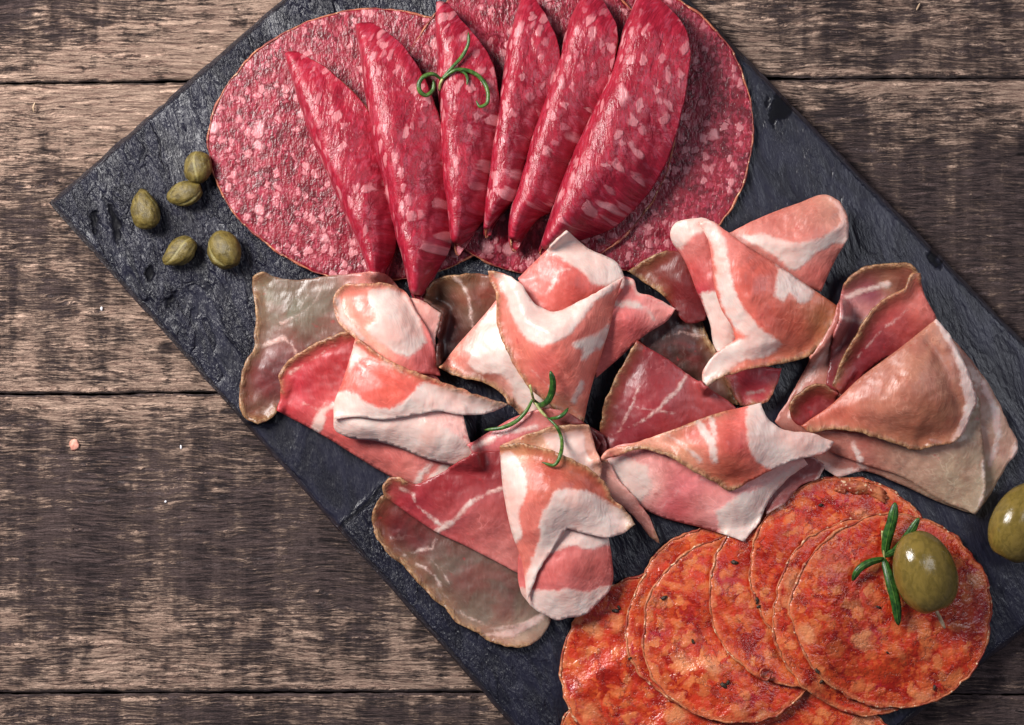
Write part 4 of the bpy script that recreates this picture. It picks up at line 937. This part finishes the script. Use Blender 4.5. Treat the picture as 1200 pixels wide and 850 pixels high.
ham_fold('front_flap', h, [(586, 522, 50), (600, 521, 54), (630, 524, 60), (660, 534, 62), (690, 550, 60), (709, 566, 56), (722, 588, 52), (736, 602, 48), (746, 615, 44), (732, 624, 48), (713, 630, 50), (690, 626, 52), (664, 619, 54), (658, 630, 52), (648, 644, 50), (634, 664, 48), (624, 688, 42), (618, 706, 36), (611, 656, 40), (600, 625, 42), (592, 590, 44), (587, 551, 46)],
  inner=[(640, 580, 84), (630, 620, 70), (620, 590, 76), (680, 595, 74)], roll=[(17.2, 21.8, 10)], rind=[(0, 6.4, 3.4), (6.4, 8.6, 4)],
  fat=[('s', [(618, 704), (624, 676), (638, 650), (650, 618), (664, 590)], [7, 9, 11, 11, 12]), ('p', [(636, 640), (640, 592), (655, 573), (675, 572), (700, 582), (722, 592), (750, 612), (730, 632), (700, 634), (664, 624), (650, 650)]), ('p', [(584, 532), (598, 530), (612, 545), (616, 580), (608, 600), (612, 630), (602, 640), (588, 590)])],
  cols=[(630, 555, (196, 100, 80)), (620, 600, (208, 118, 104)), (700, 565, (166, 76, 58)), (610, 530, (188, 126, 92)), (610, 620, (202, 116, 102)), (660, 540, (180, 110, 80)), (650, 555, (190, 96, 80))], wr=.6)

# ================================================================== CAPERS
def bud(name, x, y, h, L, W_, ang, mat, label, group, seed, tip=.5, petals=3, tall=.9, cat='caper'):
    nu, nv = 56, 34; V = []; seam_ = []; T = []
    for j in range(nv+1):
        s = j/nv; ph = math.pi*s
        for i in range(nu):
            th = 2*math.pi*i/nu
            prof = math.sin(ph)**.85*(1-tip*.45*(1-s)**1.6*1.0)
            ax = -math.cos(ph)*(1+tip*.22*(1 if s > .5 else 0)*abs(math.cos(ph))**3)
            # s=1 end is the pointed bud tip
            prof = math.sin(ph)**.9*(1-tip*.55*s**2.2)
            g = 0
            for k in range(petals):
                a0 = 2*math.pi*k/petals+seed+1.5*(s-.3)
                d = abs((th-a0+math.pi) % (2*math.pi)-math.pi)
                g = max(g, math.exp(-(d/.10)**2)*math.sin(ph)**.5)
                if d < 1.0 and ((th-a0+math.pi) % (2*math.pi)-math.pi) > 0: prof *= 1+.035*math.exp(-d*2.2)
            r = prof*(1-.11*g)
            V.append((ax*L/2, math.cos(th)*r*W_/2, math.sin(th)*r*W_/2*tall)); seam_.append(g); T.append((ax, math.cos(th)*r, math.sin(th)*r))
    V = np.array(V); T = np.array(T)
    b = 1+.10*fbm(T[:, 0]*1.6+9+T[:, 2], T[:, 1]*1.6+9+T[:, 2]*.7, seed*7+3, 3)+.022*fbm(T[:, 0]*3+9+T[:, 2]*8, T[:, 1]*9+9+T[:, 2]*5, seed*7+5, 3); V *= b[:, None]
    c, s_ = math.cos(ang), math.sin(ang)
    zz = V[:, 2]-V[:, 2].min()
    P = np.stack([x+V[:, 0]*c-V[:, 1]*s_, y+V[:, 0]*s_+V[:, 1]*c, h+zz], 1)
    F = []
    for j in range(nv):
        for i in range(nu):
            a = j*nu+i; b_ = j*nu+(i+1) % nu; F.append((a, a+nu, b_+nu, b_))
    o = mesh_obj(name, wp(P), F, mat, None, {'tex': T+seed*3, 'seam': np.array(seam_)})
    tag(o, label, cat, group)
    import bmesh
    bm = bmesh.new(); bm.from_mesh(o.data); bmesh.ops.remove_doubles(bm, verts=bm.verts, dist=1e-6); bmesh.ops.recalc_face_normals(bm, faces=bm.faces); bm.to_mesh(o.data); bm.free()
    return o
R_ = math.radians
CPG = 'capers on the slate by the left corner'
bud('caper', 232, 196, -1, 38, 33, R_(100), M_CAP, 'caper touching the edge of the left salami slice, uppermost of five', CPG, 1.0, .1, 3)
bud('caper', 217, 227, -1, 40, 31, R_(165), M_CAP, 'pointed pale-seamed caper right below the uppermost one', CPG, 2.1, .55, 3)
bud('caper', 170, 247, -1, 44, 36, R_(-100), M_CAP, 'plump caper nearest the left corner of the board', CPG, 3.3, .6, 2)
bud('caper', 211, 295, -1, 41, 32, R_(145), M_CAP, 'greyish ribbed caper at the bottom left of the five', CPG, 4.2, .5, 4)
bud('caper', 263, 294, -1, 45, 39, R_(-110), M_CAP, 'smooth dark round caper below the salami edge', CPG, 5.4, .25, 2)

# ================================================================== OLIVES
def olive(x, y, h, L, W_, ang, label, seed, with_pit):
    nu, nv = 72, 48; V = []
    for j in range(nv+1):
        s = j/nv; ph = math.pi*s
        for i in range(nu):
            th = 2*math.pi*i/nu; r = math.sin(ph)**.92*(1-.06*math.cos(ph)); ax = -math.cos(ph)
            dimp = math.exp(-((math.pi-ph)/.20)**2)
            ax -= .10*dimp*1.0
            V.append((ax, math.cos(th)*r, math.sin(th)*r))
    V = np.array(V); T = V.copy(); V = V*(1+.018*fbm(T[:, 0]*1.5+9+T[:, 2], T[:, 1]*1.5+9+T[:, 2]*.7, seed, 3))[:, None]
    V = V*[L/2, W_/2, W_/2*.96]; c, s_ = math.cos(ang), math.sin(ang)
    P = np.stack([x+V[:, 0]*c-V[:, 1]*s_, y+V[:, 0]*s_+V[:, 1]*c, h+V[:, 2]-V[:, 2].min()], 1)
    F = []
    for j in range(nv):
        for i in range(nu):
            a = j*nu+i; b_ = j*nu+(i+1) % nu; F.append((a, a+nu, b_+nu, b_))
    o = mesh_obj('olive', wp(P), F, M_OLV, None, {'tex': T*2+seed}); tag(o, label, 'olive')
    import bmesh
    bm = bmesh.new(); bm.from_mesh(o.data); bmesh.ops.remove_doubles(bm, verts=bm.verts, dist=1e-6); bmesh.ops.recalc_face_normals(bm, faces=bm.faces); bm.to_mesh(o.data); bm.free()
    return o, c, s_
OZ = hg(1085, 680, 20)
olive(1084, 671, OZ, 100, 74, R_(72), 'shiny green olive lying on the front chorizo slice', 5, True)
olive(1199, 612, 0, 100, 74, R_(118), 'green olive on the bare slate, cut by the right edge of the photo', 9, False)
def rod(name, pts, r, mat, parent, taper=True, flat=1.0, seg=8, n=18, prof=None):
    q, _ = crspline(np.array([(p[0], p[1], p[2]) for p in pts], float), 3, False)
    t = np.linspace(0, 1, len(q))
    rr = np.interp(t, *prof)*r if prof else np.full(len(q), r)
    tv, tf = tube_mesh(wp(q), rr*S, seg, flat); return mesh_obj(name, tv, tf, mat, parent)
p = rod('toothpick', [(1092, 708, OZ+20), (1098, 718, OZ+14), (1107, 736, OZ+6)], 2.4, M_PICK, None, prof=([0, .8, 1], [1, 1, .6]))
tag(p, 'pale short pick poking out from under the olive on the chorizo', 'toothpick')

# ================================================================== ROSEMARY
NEED = ([0, .08, .4, .8, .95, 1], [.45, .75, 1, .9, .55, .15]); THIN = ([0, .2, .6, .92, 1], [.6, .85, 1, .75, .2])
def sprig(x, y, h, label, leaves, stem, prof=NEED):
    r = empty('rosemary_sprig', x, y, h, label, 'rosemary sprig', 'small rosemary sprigs on the meat')
    rod('stem', stem[0], stem[1], M_STEM, r)
    for pts, w_, mt, fl in leaves:
        o = rod('needle', pts, w_, mt, r, prof=prof, flat=fl, seg=12)
        # raised midrib along broad needles
        if w_ > 3:
            q = [(p_[0], p_[1], p_[2]+w_*fl*.9) for p_ in pts]
            rod('midrib', q, .7, M_LEAFL, o if False else r, prof=prof)
    return r
z = hg(1038, 660, 25)+3
sprig(1036, 652, z, 'rosemary sprig with four broad needles beside the olive on the chorizo', [
 ([(1037, 650, z+2), (1040, 630, z+8), (1046, 608, z+14), (1049, 589, z+16)], 6.6, M_LEAF, .5),
 ([(1037, 652, z+3), (1050, 645, z+14), (1064, 628, z+30), (1077, 607, z+36)], 5.2, M_LEAF, .5),
 ([(1036, 655, z+3), (1020, 659, z+8), (1006, 668, z+10), (999, 681, z+5)], 4.6, M_LEAF, .6),
 ([(1036, 656, z+4), (1043, 680, z+12), (1050, 708, z+12), (1053, 733, z+5)], 6.2, M_LEAF, .5)],
 ([(1034, 622, z+7), (1035, 640, z+5), (1037, 658, z+2)], 1.5))
z = hg(535, 100, 14)
zz = lambda x, y, d: (x, y, max(hg(x, y, 4)+2.5, z-8)+d)
sprig(517, 92, z, 'curly thin rosemary sprig lying on the folded salami', [
 ([zz(518, 92, 2), zz(530, 79, 4), zz(543, 64, 5), zz(549, 50, 5), zz(549, 38, 5)], 2.2, M_LEAFL, .9),
 ([zz(518, 93, 2), zz(535, 82, 5), zz(552, 84, 5), zz(566, 95, 6), zz(572, 110, 8), zz(570, 122, 8), zz(562, 125, 7), zz(558, 118, 5)], 2.5, M_LEAFL, .9),
 ([zz(536, 82, 3), zz(545, 86, 3), zz(548, 94, 2), zz(547, 100, 1)], 1.8, M_LEAFL, .9),
 ([zz(517, 93, 2), zz(508, 87, 12), zz(498, 89, 14), zz(491, 98, 14), zz(492, 107, 12), zz(499, 112, 8), zz(507, 106, 6), zz(508, 93, 6)], 2.7, M_LEAFL, .9)],
 ([zz(515, 106, -2), zz(516, 98, 1), zz(519, 92, 2)], 1.6), THIN)
z = hg(640, 480, 10)
zz = lambda x, y, d: (x, y, max(hg(x, y, 5)+2.5, z-26)+d)
sprig(625, 468, z, 'thin five-needled rosemary sprig between the two central ham slices', [
 ([zz(624, 468, 2), zz(618, 480, 4), zz(606, 493, 4), zz(590, 501, 6), zz(568, 504, 6)], 2.6, M_LEAFL, .8),
 ([zz(625, 469, 2), zz(632, 475, 3), zz(640, 472, 4), zz(646, 462, 6), zz(648, 448, 8), zz(645, 435, 6)], 4.2, M_LEAF, .6),
 ([zz(626, 470, 2), zz(634, 482, 4), zz(642, 490, 4)], 1.9, M_STEM, .9),
 ([zz(642, 490, 3), zz(652, 500, 3), zz(658, 514, 3), zz(657, 532, 3), zz(650, 545, 3), zz(635, 542, 3)], 2.3, M_LEAFL, .8),
 ([zz(643, 491, 3), zz(655, 489, 3), zz(662, 484, 2), zz(666, 478, 2)], 2.4, M_LEAF, .8)],
 ([zz(621, 451, 3), zz(623, 460, 3), zz(626, 471, 2)], 1.5), ([0, .2, .6, .92, 1], [.5, .8, 1, .75, .2]))

# ================================================================== CRUMBS
tag(blob('crumb', 87, 521, TABLE-1, 6, 7, 2.5, M_PINK, None, 401, amp=.5), 'flat pink flake lying on the wide plank at the left', 'crumb')
tag(blob('crumb', 212, 524, TABLE-2, 1.2, 2.6, 1.3, M_SALT, None, 402), 'tiny white grain standing near the pink flake on the plank', 'crumb')
tag(blob('crumb', 194, 588, TABLE-2, 1.5, 1.6, 1.3, M_SALT, None, 403), 'tiny salt crystal in the middle of the dark plank at the left', 'crumb')
tag(rod('splinter', [(41, 120, TABLE+1), (39, 126, TABLE+2), (40, 132, TABLE)], 1.5, M_SPL, None, prof=([0, .5, 1], [.3, 1, .4])), 'short pale splinter standing out of the plank at the upper left', 'splinter')
tag(rod('splinter', [(1078, 4, TABLE+1), (1074, 12, TABLE+1)], 1.4, M_SPL, None, prof=([0, .5, 1], [.4, 1, .4])), 'tiny pale splinter on the plank at the top right', 'splinter')
tag(blob('crumb', 119, 362, TABLE-2, 1.6, 2.4, 1.4, M_SALT, None, 404), 'tiny white crumb on the plank below the left corner of the board', 'crumb')
